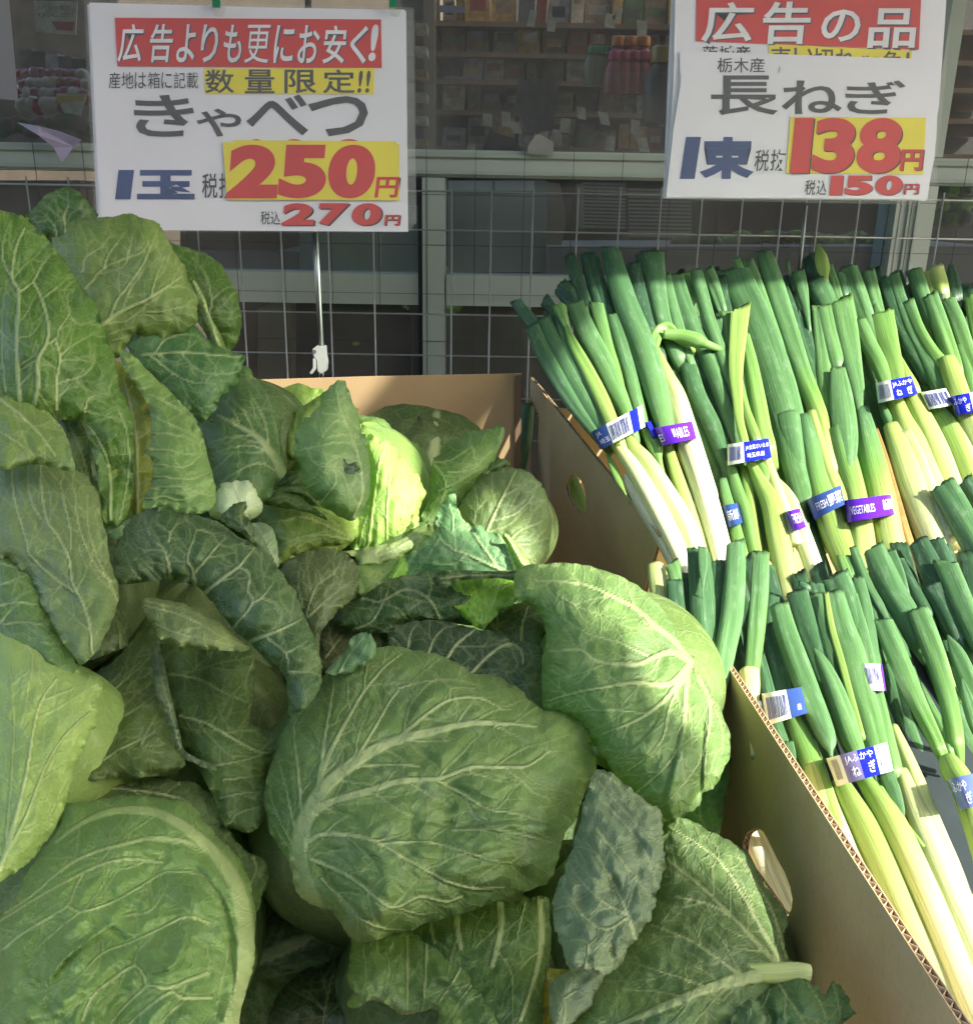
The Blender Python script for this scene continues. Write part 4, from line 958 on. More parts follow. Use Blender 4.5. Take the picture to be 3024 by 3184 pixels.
leaf(c, 'A', [(300,340),(340,330),(410,280),(450,235),(600,215),(700,205),(760,190),(820,215),(920,250),(960,310),(1010,400),(1070,500),(1110,590),(1150,690),(1150,780),(1130,860),(1000,910),(850,930),(790,900),(740,960),(700,1030),(650,1030),(560,930),(480,800),(400,600),(330,410)],
     [([(560,870),(700,770),(850,700),(960,630),(1060,560)],26,9), ([(640,800),(680,700),(750,610),(830,490),(880,380),(920,280)],13), ([(500,630),(600,520),(720,460),(820,420),(870,350)],13), ([(600,520),(640,420),(740,290)],9), ([(480,540),(500,450),(600,380),(640,310)],10), ([(880,670),(910,560),(960,450)],8), ([(860,770),(960,765),(1070,735),(1150,750)],11), ([(960,630),(1060,620),(1150,670)],8), ([(740,440),(770,330),(780,290)],6), ([(640,900),(720,870),(790,860)],6), ([(650,940),(720,920),(780,890)],6)],
     .98, s=.12, amp=.035, col=(.145,.195,.07))
leaf(c, 'A', [(1095,555),(1150,605),(1195,690),(1225,790),(1275,880),(1315,985),(1240,970),(1225,890),(1180,790),(1130,680)],
     [([(1280,970),(1240,870),(1210,760),(1170,660),(1115,575)],26,12)], .97, s=.12, amp=.012, col=(.16,.22,.07))
leaf(c, 'A', [(740,960),(780,900),(850,875),(1000,885),(1130,850),(1200,920),(1250,960),(1300,980),(1420,1020),(1425,1060),(1400,1120),(1390,1180),(1330,1230),(1270,1290),(1260,1340),(1170,1410),(1080,1330),(950,1230),(860,1140),(780,1040)],
     [([(830,1020),(1050,1005),(1220,1015),(1400,1030)],16,7), ([(870,1020),(1010,1130),(1120,1180),(1260,1190)],13), ([(900,1010),(960,930),(1060,900),(1150,910),(1220,970)],11), ([(1010,1130),(930,1200)],8), ([(1050,1005),(1130,1090),(1220,1130),(1390,1120)],8)],
     .945, s=.2, amp=.03, col=(.075,.15,.06))
leaf(c, 'A', [(660,1060),(760,1120),(850,1290),(900,1500),(900,1700),(880,1900),(750,2060),(700,1900),(700,1450),(660,1250)],
     [([(800,2000),(800,1600),(760,1300),(720,1150)],20,8), ([(820,1500),(880,1450)],6), ([(800,1700),(890,1690)],6)], .93, s=.1, amp=.012, col=(.15,.17,.02), tone=.4)
leaf(c, 'A', [(700,1005),(740,1000),(800,1040),(860,1110),(950,1190),(1050,1290),(1130,1380),(1180,1480),(1200,1560),(1220,1650),(1250,1750),(1260,1850),(1220,1930),(1060,1945),(950,1915),(835,1915),(850,1830),(880,1790),(890,1650),(838,1580),(868,1560),(880,1400),(850,1290),(790,1200),(720,1100)],
     [([(870,1250),(960,1290),(1080,1370),(1160,1460)],11), ([(880,1370),(1000,1430),(1120,1480),(1190,1530)],11), ([(880,1480),(1050,1490),(1200,1560)],10), ([(870,1570),(1000,1580),(1120,1600),(1210,1590)],12), ([(890,1660),(1070,1670),(1180,1600)],10), ([(890,1730),(1100,1740),(1230,1700)],10), ([(880,1800),(1030,1785),(1130,1810),(1240,1840)],11), ([(860,1860),(960,1850),(1060,1870),(1200,1800)],11), ([(725,1090),(800,1070)],7), ([(770,1160),(850,1130)],7), ([(820,1220),(900,1190)],7)],
     .875, s=.25, amp=.022, exp=.6, col=(.19,.27,.10), dense=.8, pucker=.0035, name='leaf')
leaf(c, 'A', [(-60,150),(0,175),(60,185),(130,210),(230,290),(330,410),(400,500),(490,640),(560,730),(600,850),(640,960),(680,1080),(700,1220),(740,1300),(770,1400),(780,1600),(770,1800),(745,1950),(690,2010),(610,2000),(590,1900),(570,1750),(540,1600),(500,1470),(450,1400),(330,1400),(200,1400),(100,1400),(-60,1400)],
     [([(115,1300),(100,1100),(100,850),(110,650),(70,570),(90,400),(140,280)],24,10), ([(70,570),(20,480),(20,350),(60,240)],11), ([(110,655),(190,590),(240,500),(300,430),(330,420)],12), ([(190,590),(240,690),(280,840),(270,950),(220,1050),(220,1180),(200,1310)],13,22), ([(245,690),(400,570)],9), ([(270,960),(330,920),(340,870),(400,780),(390,680),(430,640)],12), ([(330,1340),(330,1180),(350,1030),(320,920)],20,12), ([(350,1030),(430,960),(570,880)],9), ([(340,1185),(480,1140),(550,1060),(550,980)],10), ([(350,1055),(450,1050),(550,1060)],8), ([(400,780),(460,840),(550,820)],8), ([(490,1360),(520,1270),(640,1240)],10), ([(490,1350),(600,1370),(650,1350)],8), ([(30,1240),(10,900),(30,650),(40,580)],9), ([(0,870),(70,950),(90,960)],8), ([(110,920),(180,900),(240,820)],7), ([(120,1080),(210,1010),(210,930)],6), ([(700,1980),(750,1700),(740,1480),(690,1330)],10,6), ([(640,1990),(640,1700),(560,1500),(470,1400)],16,8)],
     .86, s=.16, sx=.06, amp=.035, col=(.085,.15,.035), pucker=.0040, bumps=[(300,900,200,.012),(650,1700,80,-.015)])
leaf(c, 'A', [(480,1380),(560,1440),(640,1560),(690,1680),(700,1800),(690,1960),(640,2020),(600,1980),(590,1850),(560,1650),(520,1500)],
     [([(650,1990),(650,1800),(600,1600),(520,1440)],14,6)], .838, s=.1, amp=.008, col=(.20,.23,.015), tone=.5, big=.002)

c = cabbage('left edge cabbage with broad pale green leaf under the upright leaves', 120, 1400, .85)
leaf(c, 'A', [(270,1340),(390,1345),(470,1420),(520,1530),(530,1650),(545,1780),(580,1900),(480,1900),(400,1650),(340,1450)], [([(540,1850),(480,1600),(400,1420)],9)], .85, s=.25, amp=.015, col=(.085,.12,.05))
leaf(c, 'A', [(-60,1200),(0,1235),(60,1265),(200,1310),(300,1370),(370,1450),(410,1560),(440,1700),(330,1680),(200,1660),(-60,1660)],
     [([(-20,1260),(120,1370),(230,1480),(320,1610)],14,9), ([(-20,1455),(100,1530),(200,1610)],12), ([(250,1340),(370,1460),(420,1640)],9)], .80, s=.3, amp=.025, col=(.16,.21,.075))

# --- left, grey green with long parallel veins
c = cabbage('grey green cabbage with long parallel veins at the left edge', 200, 1750, .78)
ball(c, 150, 1800, .88, .10, (.10,.13,.06), seed=1)
leaf(c, 'C', [(620,1120),(700,1125),(750,1200),(762,1270),(720,1340),(640,1370),(520,1400),(540,1250)], [([(700,1350),(690,1200),(650,1130)],9)], .735, s=.3, amp=.012, col=(.09,.11,.05))
leaf(c, 'C', [(-60,205),(60,210),(180,205),(330,210),(420,260),(500,340),(570,430),(590,560),(620,680),(640,820),(680,950),(692,1060),(660,1160),(620,1260),(550,1380),(470,1440),(430,1390),(330,1250),(250,1100),(160,930),(60,830),(-60,760)],
     [([(540,1390),(520,1200),(470,1060),(420,960),(400,820),(330,680),(270,590),(240,400),(235,250)],17,9), ([(450,1030),(300,920),(170,800),(150,700),(100,540),(75,400),(75,220)],13,9), ([(410,760),(410,660),(370,480),(345,380),(270,290),(240,220)],11), ([(350,380),(380,300)],7), ([(690,1150),(680,1050),(600,880),(540,740),(510,600),(510,450)],13), ([(660,960),(560,860),(480,700),(445,560),(430,420),(340,300)],12), ([(240,590),(180,480),(165,340),(170,220)],9), ([(500,1120),(540,1060)],5)],
     .745, s=.34, amp=.04, col=(.165,.205,.10), dense=.7, pucker=.0030, bumps=[(380,1080,90,-.012)])
leaf(c, 'C', [(-60,660),(0,700),(60,760),(150,830),(200,900),(250,1000),(300,1090),(330,1200),(390,1310),(440,1430),(400,1520),(300,1480),(240,1400),(-60,1300)],
     [([(-20,840),(100,870),(200,905)],11), ([(-20,980),(100,935),(200,905)],10), ([(-20,1095),(120,1075),(300,1100)],12), ([(0,1190),(60,1120),(110,1080)],8), ([(0,1200),(150,1190),(320,1210)],9), ([(240,1310),(390,1320)],7)],
     .70, s=.32, amp=.03, col=(.12,.185,.075))

# --- back middle dark head with a rib
c = cabbage('dark smooth head with a curved pale rib, behind the rolled pale leaf', 760, 1330, 1.02)
ball(c, 760, 1380, 1.10, .085, (.06,.10,.04), seed=2)
leaf(c, 'A', [(1330,1230),(1400,1100),(1440,1080),(1500,1170),(1560,1230),(1500,1260),(1400,1240)], [([(1500,1200),(1430,1110)],8)], 1.03, amp=.01, col=(.09,.17,.04))
leaf(c, 'A', [(1150,1420),(1260,1330),(1290,1270),(1350,1180),(1400,1140),(1480,1160),(1560,1240),(1610,1320),(1640,1400),(1640,1550),(1668,1680),(1640,1750),(1600,1780),(1590,1830),(1520,1900),(1400,1950),(1260,1870),(1220,1650),(1180,1520)],
     [([(1650,1730),(1630,1660),(1590,1600),(1500,1500),(1380,1430),(1270,1370)],52,12), ([(1570,1570),(1540,1400),(1450,1230)],13), ([(1490,1490),(1420,1350),(1330,1260)],11), ([(1600,1620),(1480,1550),(1350,1560),(1240,1600)],12), ([(1640,1710),(1500,1650),(1350,1720),(1270,1790)],13), ([(1480,1490),(1330,1500),(1230,1530)],9), ([(1630,1600),(1610,1450),(1570,1300)],9)],
     .985, s=.22, amp=.05, col=(.085,.145,.065), ridge=.7)

# --- back centre: cut head with holey leaf
c = cabbage('sunlit pale cabbage at the back with a holey grey leaf over its left side', 1080, 1470, 1.02)
ball(c, 1130, 1520, 1.10, .085, (.20,.30,.09), seed=3)
leaf(c, 'B', [(265,305),(330,275),(430,245),(500,270),(580,285),(600,340),(520,380),(420,440),(380,480),(330,530),(300,440)],
     [([(340,510),(400,400),(430,260)],10), ([(420,420),(500,330),(540,280)],8), ([(340,420),(320,330)],8)], 1.12, s=.1, amp=.02, col=(.30,.42,.10), ruffle=.010)
leaf(c, 'B', [(330,540),(400,420),(500,350),(590,290),(640,260),(620,420),(500,520),(440,640),(400,700),(330,640)], [([(420,640),(500,480),(600,330)],9)], 1.06, s=.1, amp=.015, col=(.13,.19,.05))
leaf(c, 'B', [(760,440),(880,445),(940,470),(1000,540),(1100,590),(1170,650),(1200,720),(1212,820),(1180,950),(1150,1050),(1100,1080),(1000,900),(900,700),(800,560)], [([(1150,1000),(1150,800),(1050,640),(900,500)],10)], 1.10, s=.1, amp=.03, col=(.10,.165,.05))
leaf(c, 'B', [(810,560),(900,562),(950,590),(1010,640),(1050,700),(1100,760),(1150,830),(1165,910),(1130,980),(1130,1060),(1080,1130),(980,1190),(850,1215),(740,1225),(740,1100),(770,1000),(820,880),(830,750)],
     [([(830,1215),(850,1050),(870,880),(900,700),(940,600)],16,8), ([(940,1160),(945,950),(960,780),(990,660)],12), ([(1010,1120),(1060,900),(1030,720)],10), ([(780,1200),(800,1100),(830,1000)],10), ([(1070,1080),(1110,950),(1100,800)],8)],
     1.02, s=.12, amp=.045, exp=.6, col=(.36,.50,.15), ruffle=.010, jag=6, pucker=.004)
leaf(c, 'B', [(210,930),(260,880),(340,870),(430,890),(520,950),(620,1010),(720,1030),(780,1080),(760,1150),(680,1190),(560,1215),(430,1245),(320,1295),(300,1200),(250,1100),(200,1020)],
     [([(700,1130),(470,1030),(350,1045),(220,1070)],14,7), ([(660,1080),(520,980),(400,950),(250,960)],11), ([(720,1160),(500,1130),(330,1190)],10)], 1.0, s=.3, amp=.035, col=(.20,.27,.075), tone=.15)
leaf(c, 'B', [(440,1150),(560,1130),(700,1000),(780,1000),(780,1080),(740,1170),(640,1240),(560,1225),(430,1250),(320,1300),(330,1260)], [([(720,1150),(600,1190),(420,1240)],8)], .985, s=.3, amp=.015, col=(.26,.33,.10), tone=.4)
leaf(c, 'B', [(300,835),(360,770),(440,755),(460,820),(400,850),(340,860)], [([(320,840),(400,790),(450,780)],6)], .985, s=.2, amp=.018, col=(.075,.12,.04))
leaf(c, 'B', [(290,880),(370,828),(470,850),(560,950),(500,960),(420,900)], [([(310,870),(420,860),(520,930)],6)], .97, s=.2, amp=.018, col=(.085,.13,.045))
leaf(c, 'B', [(203,940),(280,878),(380,878),(480,945),(560,1000),(600,1050),(480,1000),(330,975)], [([(225,935),(360,910),(500,980)],7)], .955, s=.2, amp=.018, col=(.11,.155,.055))
leaf(c, 'B', [(580,300),(640,240),(690,230),(720,290),(760,390),(800,520),(830,600),(842,750),(842,900),(800,990),(745,1050),(650,1015),(560,955),(480,870),(440,760),(400,640),(400,560),(430,480),(500,430),(560,360)],
     [([(740,1040),(800,900),(790,740),(740,560),(670,400),(640,260)],14,7), ([(560,420),(700,440),(790,530)],9), ([(430,640),(560,610),(650,590),(790,600)],9), ([(560,945),(640,830),(660,740),(800,780)],10), ([(470,620),(520,720),(640,740)],7), ([(600,560),(700,540),(780,560)],7), ([(590,350),(700,330)],7), ([(470,860),(560,820)],6)],
     .945, s=.18, amp=.05, exp=.75, col=(.185,.26,.13), jag=5, ruffle=.006, bumps=[(715,740,70,-.012), (470,560,60,-.01)])
leaf(c, 'B', [(650,700),(690,680),(720,720),(760,705),(780,750),(740,775),(700,780),(660,760)], [([(660,740),(710,730),(770,750)],7)], .898, s=.1, amp=.001, col=(.05,.09,.06), jag=6, big=.0, ruffle=.001, name='torn_hole')
leaf(c, 'B', [(555,1215),(700,1225),(860,1200),(1000,1170),(1100,1115),(1175,1140),(1140,1200),(1060,1240),(950,1300),(800,1310),(720,1240)],
     [([(1100,1150),(950,1230),(780,1270)],10)], .955, s=.3, amp=.012, col=(.36,.40,.22), jag=7, ruffle=.008)
leaf(c, 'B', [(770,1310),(950,1290),(1050,1235),(1070,1370),(960,1440),(860,1480),(780,1480),(760,1400)], [([(1040,1260),(930,1370),(820,1440)],9), ([(930,1370),(840,1340)],7)], .93, s=.3, amp=.015, col=(.24,.32,.12))
leaf(c, 'B', [(950,1380),(990,1300),(1050,1250),(1068,1330),(1050,1380),(980,1400)], [([(970,1390),(1040,1290)],6)], .915, s=.2, amp=.006, col=(.16,.30,.05))

# --- back right: ball and leaf
c = cabbage('olive ball cabbage in the shade beside the far leek carton', 1560, 1620, 1.02)
ball(c, 1545, 1640, 1.10, .070, (.10,.14,.06), seed=4)
leaf(c, 'B', [(1200,720),(1250,660),(1330,580),(1430,530),(1550,510),(1600,480),(1630,540),(1590,640),(1560,720),(1480,800),(1400,900),(1340,980),(1250,1050),(1190,1130),(1130,1110),(1150,1000),(1190,900)],
     [([(1190,710),(1300,700),(1370,660),(1440,610)],11), ([(1290,765),(1440,750),(1550,640)],9), ([(1240,880),(1400,800),(1500,740)],9), ([(1440,620),(1460,700),(1500,760)],8), ([(1200,700),(1280,820),(1250,960),(1180,1090)],10)],
     1.04, s=.2, amp=.03, col=(.11,.18,.055))
leaf(c, 'B', [(1370,960),(1430,870),(1500,800),(1590,750),(1700,740),(1790,780),(1850,850),(1885,950),(1892,1100),(1880,1250),(1800,1350),(1600,1370),(1420,1250),(1365,1080)],
     [([(1480,1230),(1550,1050),(1620,900),(1690,760)],18,8), ([(1480,1110),(1400,1000)],9), ([(1560,1050),(1700,1000),(1800,900)],10), ([(1580,1280),(1700,1120),(1850,1050)],11), ([(1620,900),(1700,860),(1760,800)],8)],
     1.0, s=.22, amp=.07, exp=.5, col=(.125,.165,.07))
leaf(c, 'B', [(1500,780),(1560,700),(1640,690),(1660,720),(1600,750)], [([(1520,770),(1620,710)],6)], 1.03, amp=.008, col=(.09,.14,.05))

# --- torn sunlit leaf cabbage + dark leaf, and one coloured bright as if sun shone through
c = cabbage('cabbage with torn blue green sunlit leaf standing up in the middle', 1450, 1700, .95)
ball(c, 1330, 1850, 1.02, .09, (.08,.12,.045), seed=5)
leaf(c, 'B', [(1040,1290),(1130,1190),(1200,1120),(1240,1000),(1290,870),(1320,850),(1345,900),(1350,960),(1390,1040),(1440,1080),(1490,1075),(1530,1110),(1590,1120),(1650,1130),(1700,1200),(1775,1305),(1700,1380),(1500,1400),(1300,1400),(1180,1400),(1060,1400)],
     [([(1640,1350),(1500,1290),(1400,1240),(1330,1220),(1250,1150),(1230,1050)],17,8), ([(1600,1340),(1500,1200),(1430,1100),(1380,1030),(1340,900)],16,7), ([(1690,1350),(1640,1200),(1580,1120)],15,10), ([(1400,1240),(1340,1300),(1200,1300),(1080,1290)],9), ([(1330,1100),(1320,1000),(1280,900)],9), ([(1250,1150),(1180,1250),(1130,1330)],8)],
     .93, s=.1, sx=-.05, amp=.028, col=(.115,.225,.12), jag=4, ruffle=.007)
leaf(c, 'B', [(1600,1120),(1650,1130),(1710,1200),(1780,1308),(1730,1330),(1670,1240)], [([(1745,1320),(1690,1220),(1635,1135)],26,14)], .905, s=.1, sx=-.05, amp=.012, col=(.25,.36,.13), name='leaf')
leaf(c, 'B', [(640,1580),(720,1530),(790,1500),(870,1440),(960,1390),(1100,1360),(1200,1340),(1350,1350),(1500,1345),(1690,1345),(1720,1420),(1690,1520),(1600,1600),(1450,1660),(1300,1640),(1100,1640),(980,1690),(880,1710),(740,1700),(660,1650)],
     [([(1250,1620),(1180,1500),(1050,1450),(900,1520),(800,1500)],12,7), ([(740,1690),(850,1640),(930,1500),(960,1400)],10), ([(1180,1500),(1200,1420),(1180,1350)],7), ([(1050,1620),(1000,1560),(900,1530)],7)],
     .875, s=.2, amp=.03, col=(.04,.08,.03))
leaf(c, 'B', [(1300,1440),(1350,1400),(1430,1385),(1530,1380),(1640,1375),(1690,1400),(1690,1520),(1600,1580),(1530,1660),(1495,1685),(1420,1640),(1340,1560),(1310,1530)],
     [([(1500,1670),(1480,1530),(1440,1420)],9), ([(1500,1660),(1560,1530),(1600,1400)],8), ([(1480,1640),(1400,1530),(1340,1440)],8)], .852, s=.2, amp=.006, col=(.13,.29,.010), tone=.2, big=.002)
leaf(c, 'B', [(1230,1350),(1350,1338),(1500,1340),(1620,1348),(1700,1340),(1725,1370),(1690,1400),(1600,1385),(1480,1388),(1360,1402),(1280,1440),(1220,1420)], [([(1250,1390),(1450,1365),(1690,1368)],8)], .838, s=.1, amp=.008, col=(.045,.075,.03), big=.001)
leaf(c, 'B', [(640,1330),(760,1330)], [], 1, amp=0) if False else None
leaf(c, 'E', [(1190,70),(1300,-20),(1480,-40),(1540,130),(1540,330),(1450,300),(1300,220)], [([(1400,300),(1400,100),(1430,-20)],16,8)], .865, s=.2, amp=.02, col=(.055,.07,.025))
leaf(c, 'E', [(690,120),(740,80),(860,50),(1000,55),(1130,90),(1250,110),(1330,150),(1450,170),(1525,230),(1530,380),(1530,560),(1400,560),(1250,470),(1000,400),(760,320)],
     [([(990,270),(1060,170),(1150,100)],17,9), ([(1120,340),(1230,230),(1320,175),(1390,200),(1410,280)],17,8), ([(790,230),(810,120),(850,60)],14), ([(900,240),(940,140),(1010,75)],14), ([(700,140),(740,170),(770,230)],10)],
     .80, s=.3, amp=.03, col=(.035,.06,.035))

# --- olive leaf head
c = cabbage('olive brown leaf pointing up between the arched leaf and the centre', 990, 1830, .88)
ball(c, 980, 1960, 1.0, .085, (.07,.09,.04), seed=6)
leaf(c, 'B', [(560,1700),(640,1600),(740,1680),(880,1690),(900,1800),(760,1780),(620,1900),(540,1900)], [([(580,1850),(680,1720)],8)], .86, amp=.01, col=(.06,.065,.03), jag=6)
leaf(c, 'B', [(320,1340),(400,1260),(520,1220),(640,1215),(720,1250),(770,1320),(780,1420),(750,1500),(700,1540),(640,1600),(560,1700),(545,1850),(500,1800),(440,1650),(380,1480)],
     [([(460,1700),(470,1600),(520,1450),(600,1330)],10), ([(470,1620),(600,1500),(740,1400)],8), ([(450,1560),(420,1400),(440,1300)],8), ([(540,1420),(640,1340),(680,1260)],6)], .845, s=.25, amp=.025, col=(.095,.115,.055))

# --- arch leaf cabbage
c = cabbage('cabbage with dark arching net veined leaf at the centre left', 680, 1870, .78)
ball(c, 620, 2060, .95, .10, (.08,.11,.05), seed=7)
leaf(c, 'C', [(560,560),(700,600),(760,590),(720,690),(640,700),(600,640)], [([(620,680),(720,620)],8)], .80, s=.1, amp=.008, col=(.14,.22,.13))
leaf(c, 'C', [(1250,460),(1300,380),(1400,365),(1460,370),(1500,440),(1535,520),(1480,585),(1400,600),(1300,600),(1220,560)], [([(1440,590),(1400,480),(1360,380)],10)], .85, s=.1, amp=.03, col=(.50,.52,.42), tone=0, dense=.3)
leaf(c, 'C', [(1450,630),(1540,612),(1600,660),(1620,760),(1620,880),(1540,830),(1480,760)], [([(1610,850),(1560,740),(1500,640)],8), ([(1560,740),(1610,700)],5)], .80, s=.2, amp=.010, col=(.19,.24,.15))
leaf(c, 'C', [(1285,580),(1350,510),(1420,485),(1442,520),(1420,560),(1470,620),(1478,725),(1400,670),(1330,630)], [([(1470,700),(1400,590),(1420,500)],7)], .775, s=.1, amp=.008, col=(.045,.075,.025))
leaf(c, 'C', [(650,870),(680,740),(740,610),(830,540),(950,525),(1060,550),(1150,560),(1250,600),(1350,660),(1450,720),(1530,780),(1600,850),(1650,920),(1720,1000),(1750,1100),(1800,1200),(1850,1330),(1876,1450),(1870,1550),(1830,1640),(1700,1745),(1680,1650),(1660,1510),(1560,1420),(1450,1310),(1370,1240),(1280,1130),(1200,1030),(1140,980),(1000,950),(860,955),(700,970),(650,930)],
     [([(1200,1020),(1300,930),(1390,865),(1480,760)],22,8), ([(1140,900),(1270,740),(1330,690)],14), ([(1390,865),(1450,910),(1445,1010),(1470,1080),(1360,1230)],10,15), ([(1470,1080),(1530,1040),(1600,950)],11), ([(1450,1310),(1600,1250),(1760,1170)],22,9), ([(1530,1050),(1630,1100),(1630,1200),(1600,1250)],8), ([(1560,1290),(1660,1370),(1680,1470),(1660,1500)],14), ([(1670,1370),(1790,1300)],8), ([(1680,1485),(1780,1480),(1840,1440)],9), ([(1090,860),(1100,780),(1140,650),(1080,590)],10), ([(1000,950),(960,780),(910,730)],20,9), ([(960,775),(810,760),(760,700)],9), ([(980,720),(1000,660),(1050,580)],11), ([(990,670),(910,610),(930,560)],8), ([(870,680),(840,600)],8), ([(820,950),(760,870),(730,780)],9), ([(1135,970),(1125,900),(1090,830)],20,9), ([(1140,650),(1230,670),(1280,740),(1390,740),(1460,700)],8), ([(940,940),(820,820),(800,770)],8), ([(680,870),(760,885)],6)],
     .745, s=.28, amp=.045, col=(.065,.105,.05), pucker=.0045, jag=4)

# --- folded leaf cabbage
c = cabbage('cabbage with a leaf folded over its top, left of the big central head', 560, 2150, .76)
ball(c, 560, 2330, .86, .11, (.09,.125,.05), seed=8)
leaf(c, 'C', [(880,1220),(940,1330),(920,1450),(900,1600),(960,1640),(1000,1700),(1040,1870),(1080,2000),(1000,2080),(700,2100),(430,2100),(480,1850),(540,1660),(580,1580),(560,1500),(700,1380),(800,1260)],
     [([(500,1860),(640,1780),(800,1690),(920,1600)],11), ([(560,1680),(700,1550),(850,1420),(890,1350)],11), ([(590,1600),(720,1460),(760,1350)],8), ([(550,2030),(700,1930),(850,1860),(960,1780)],12), ([(640,1780),(760,1640),(870,1560)],7), ([(820,1900),(860,1820),(930,1700)],6)],
     .745, s=.3, amp=.03, col=(.105,.14,.05))
leaf(c, 'C', [(920,1320),(1100,1350),(1300,1350),(1460,1330),(1482,1400),(1482,1600),(1460,1750),(1500,1800),(1640,1850),(1650,1920),(1570,2000),(1550,2150),(1540,2330),(1450,2420),(1300,2360),(1240,2200),(1100,1960),(1040,1870),(980,1650),(930,1480)],
     [([(960,1490),(1150,1520),(1300,1600),(1450,1660)],13), ([(1050,1740),(1200,1780),(1330,1850),(1500,1940),(1620,1960)],18,11), ([(1250,2030),(1400,2000),(1580,1950)],14), ([(1480,1400),(1430,1550),(1460,1700)],8), ([(1280,2220),(1400,2190),(1540,2180)],12), ([(1330,2370),(1400,2300),(1540,2260)],11), ([(1140,1450),(1140,1390)],6), ([(1120,1760),(1150,1680)],6), ([(1300,2110),(1540,2080)],9)],
     .742, s=.3, amp=.035, col=(.09,.135,.045), bumps=[(1150,1440,80,-.008)])
leaf(c, 'C', [(885,1320),(930,1330),(962,1450),(985,1560),(1012,1680),(1052,1850),(1085,1950),(1240,2020),(1255,2060),(1120,2010),(1045,1960),(985,1800),(948,1680),(900,1590)], [([(1050,1930),(990,1700),(930,1480),(905,1350)],10)], .705, s=.3, amp=.012, exp=.5, col=(.12,.15,.105), big=.001)
leaf(c, 'C', [(825,1085),(870,1042),(950,1058),(1080,1085),(1200,1150),(1300,1200),(1380,1280),(1478,1342),(1400,1362),(1200,1352),(1050,1332),(930,1285),(900,1235),(860,1170)],
     [([(835,1095),(1000,1130),(1150,1190),(1300,1280),(1450,1335)],11), ([(890,1200),(1050,1260),(1300,1310)],9), ([(850,1070),(1050,1110),(1200,1170)],7)], .705, s=.34, amp=.025, col=(.17,.20,.09))
# --- lower left big head
c = cabbage('large pale head with thick curved rib in the lower left corner', 480, 2800, .60)
ball(c, 330, 2880, .70, .115, (.12,.17,.07), seed=9)
leaf(c, 'D', [(380,500),(400,470),(560,458),(700,478),(900,448),(1050,458),(1150,478),(1250,560),(1300,680),(1370,800),(1450,880),(1490,892),(1550,930),(1562,1030),(1530,1120),(1490,1220),(1300,1200),(1000,800),(600,640),(380,640)],
     [([(420,500),(700,500),(980,540),(1100,590),(1200,730),(1300,830)],16,10), ([(1480,905),(1495,980),(1450,1090)],13), ([(1240,560),(1300,700),(1400,880)],8), ([(1400,880),(1420,980)],6)], .655, s=.3, amp=.012, col=(.105,.14,.06))
leaf(c, 'D', [(1440,1380),(1495,1430),(1495,1520),(1470,1600),(1400,1750),(1350,1600)], [([(1400,1700),(1470,1500)],8)], .585, amp=.01, col=(.09,.13,.05))
leaf(c, 'D', [(-90,1300),(0,1240),(80,1150),(180,960),(260,850),(360,700),(375,600),(450,588),(570,570),(700,545),(830,545),(980,568),(1100,578),(1160,650),(1260,770),(1370,880),(1440,1000),(1480,1150),(1490,1300),(1482,1500),(1460,1600),(1410,1780),(1330,2000),(900,2060),(300,2060),(-90,2000)],
     [([(1290,2040),(1400,1750),(1435,1500),(1430,1300),(1390,1100),(1310,950),(1190,815),(1050,710),(900,640),(750,625),(600,650),(450,720),(320,820)],120,14),
      ([(1340,1050),(1230,880),(1080,810),(900,790),(740,820),(560,870),(430,930),(330,1000),(180,1130),(30,1230)],26,10),
      ([(940,935),(780,915),(640,930),(500,985),(300,1090),(150,1180),(0,1275)],16,12), ([(490,985),(440,1080),(395,1185),(240,1280),(100,1370),(20,1440)],12,14),
      ([(395,1185),(470,1220),(640,1170),(790,1090),(920,1010),(1000,985),(1150,1000),(1250,1070),(1310,1200)],14), ([(470,1220),(330,1330),(190,1460)],12),
      ([(740,1240),(880,1210),(980,1060)],12), ([(1230,1290),(1090,1250),(930,1320),(760,1400),(600,1460),(480,1580),(380,1680)],15), ([(600,1460),(590,1400),(570,1370)],10),
      ([(1210,1580),(1100,1620),(1000,1660),(860,1650),(840,1600),(780,1540),(650,1620),(540,1720),(480,1850)],20,15), ([(780,1540),(810,1440),(900,1360)],9), ([(860,1650),(720,1780),(620,1900)],16), ([(1230,1720),(1060,1720),(990,1690),(850,1790),(690,1930)],20,14), ([(1340,1400),(1300,1600),(1250,1850)],10), ([(1200,1400),(1220,1530),(1215,1600)],10), ([(1060,1750),(950,1850),(850,1980)],10)],
     .585, s=.26, amp=.072, exp=.55, col=(.19,.272,.11), pucker=.0045, ridge=.8, dense=.8, bumps=[(1060,1440,60,.005),(520,1380,70,-.005)], folds=[([(680,1290),(560,1370),(440,1450),(330,1570),(260,1680)],.009),([(1090,1330),(1070,1440),(1010,1550),(870,1595)],.007),([(1330,1900),(1370,1600),(1360,1350),(1290,1130),(1150,960)],.006)])
leaf(c, 'D', [(-90,1560),(0,1535),(60,1528),(180,1540),(245,1585),(250,1680),(290,1750),(330,1850),(460,1858),(480,1900),(420,2060),(-90,2060)],
     [([(-40,1690),(100,1670),(230,1690)],11), ([(0,1830),(150,1830),(260,1860)],9), ([(100,1670),(140,1750),(160,1850)],6)], .487, s=.24, amp=.012, col=(.21,.27,.075), tone=.2)

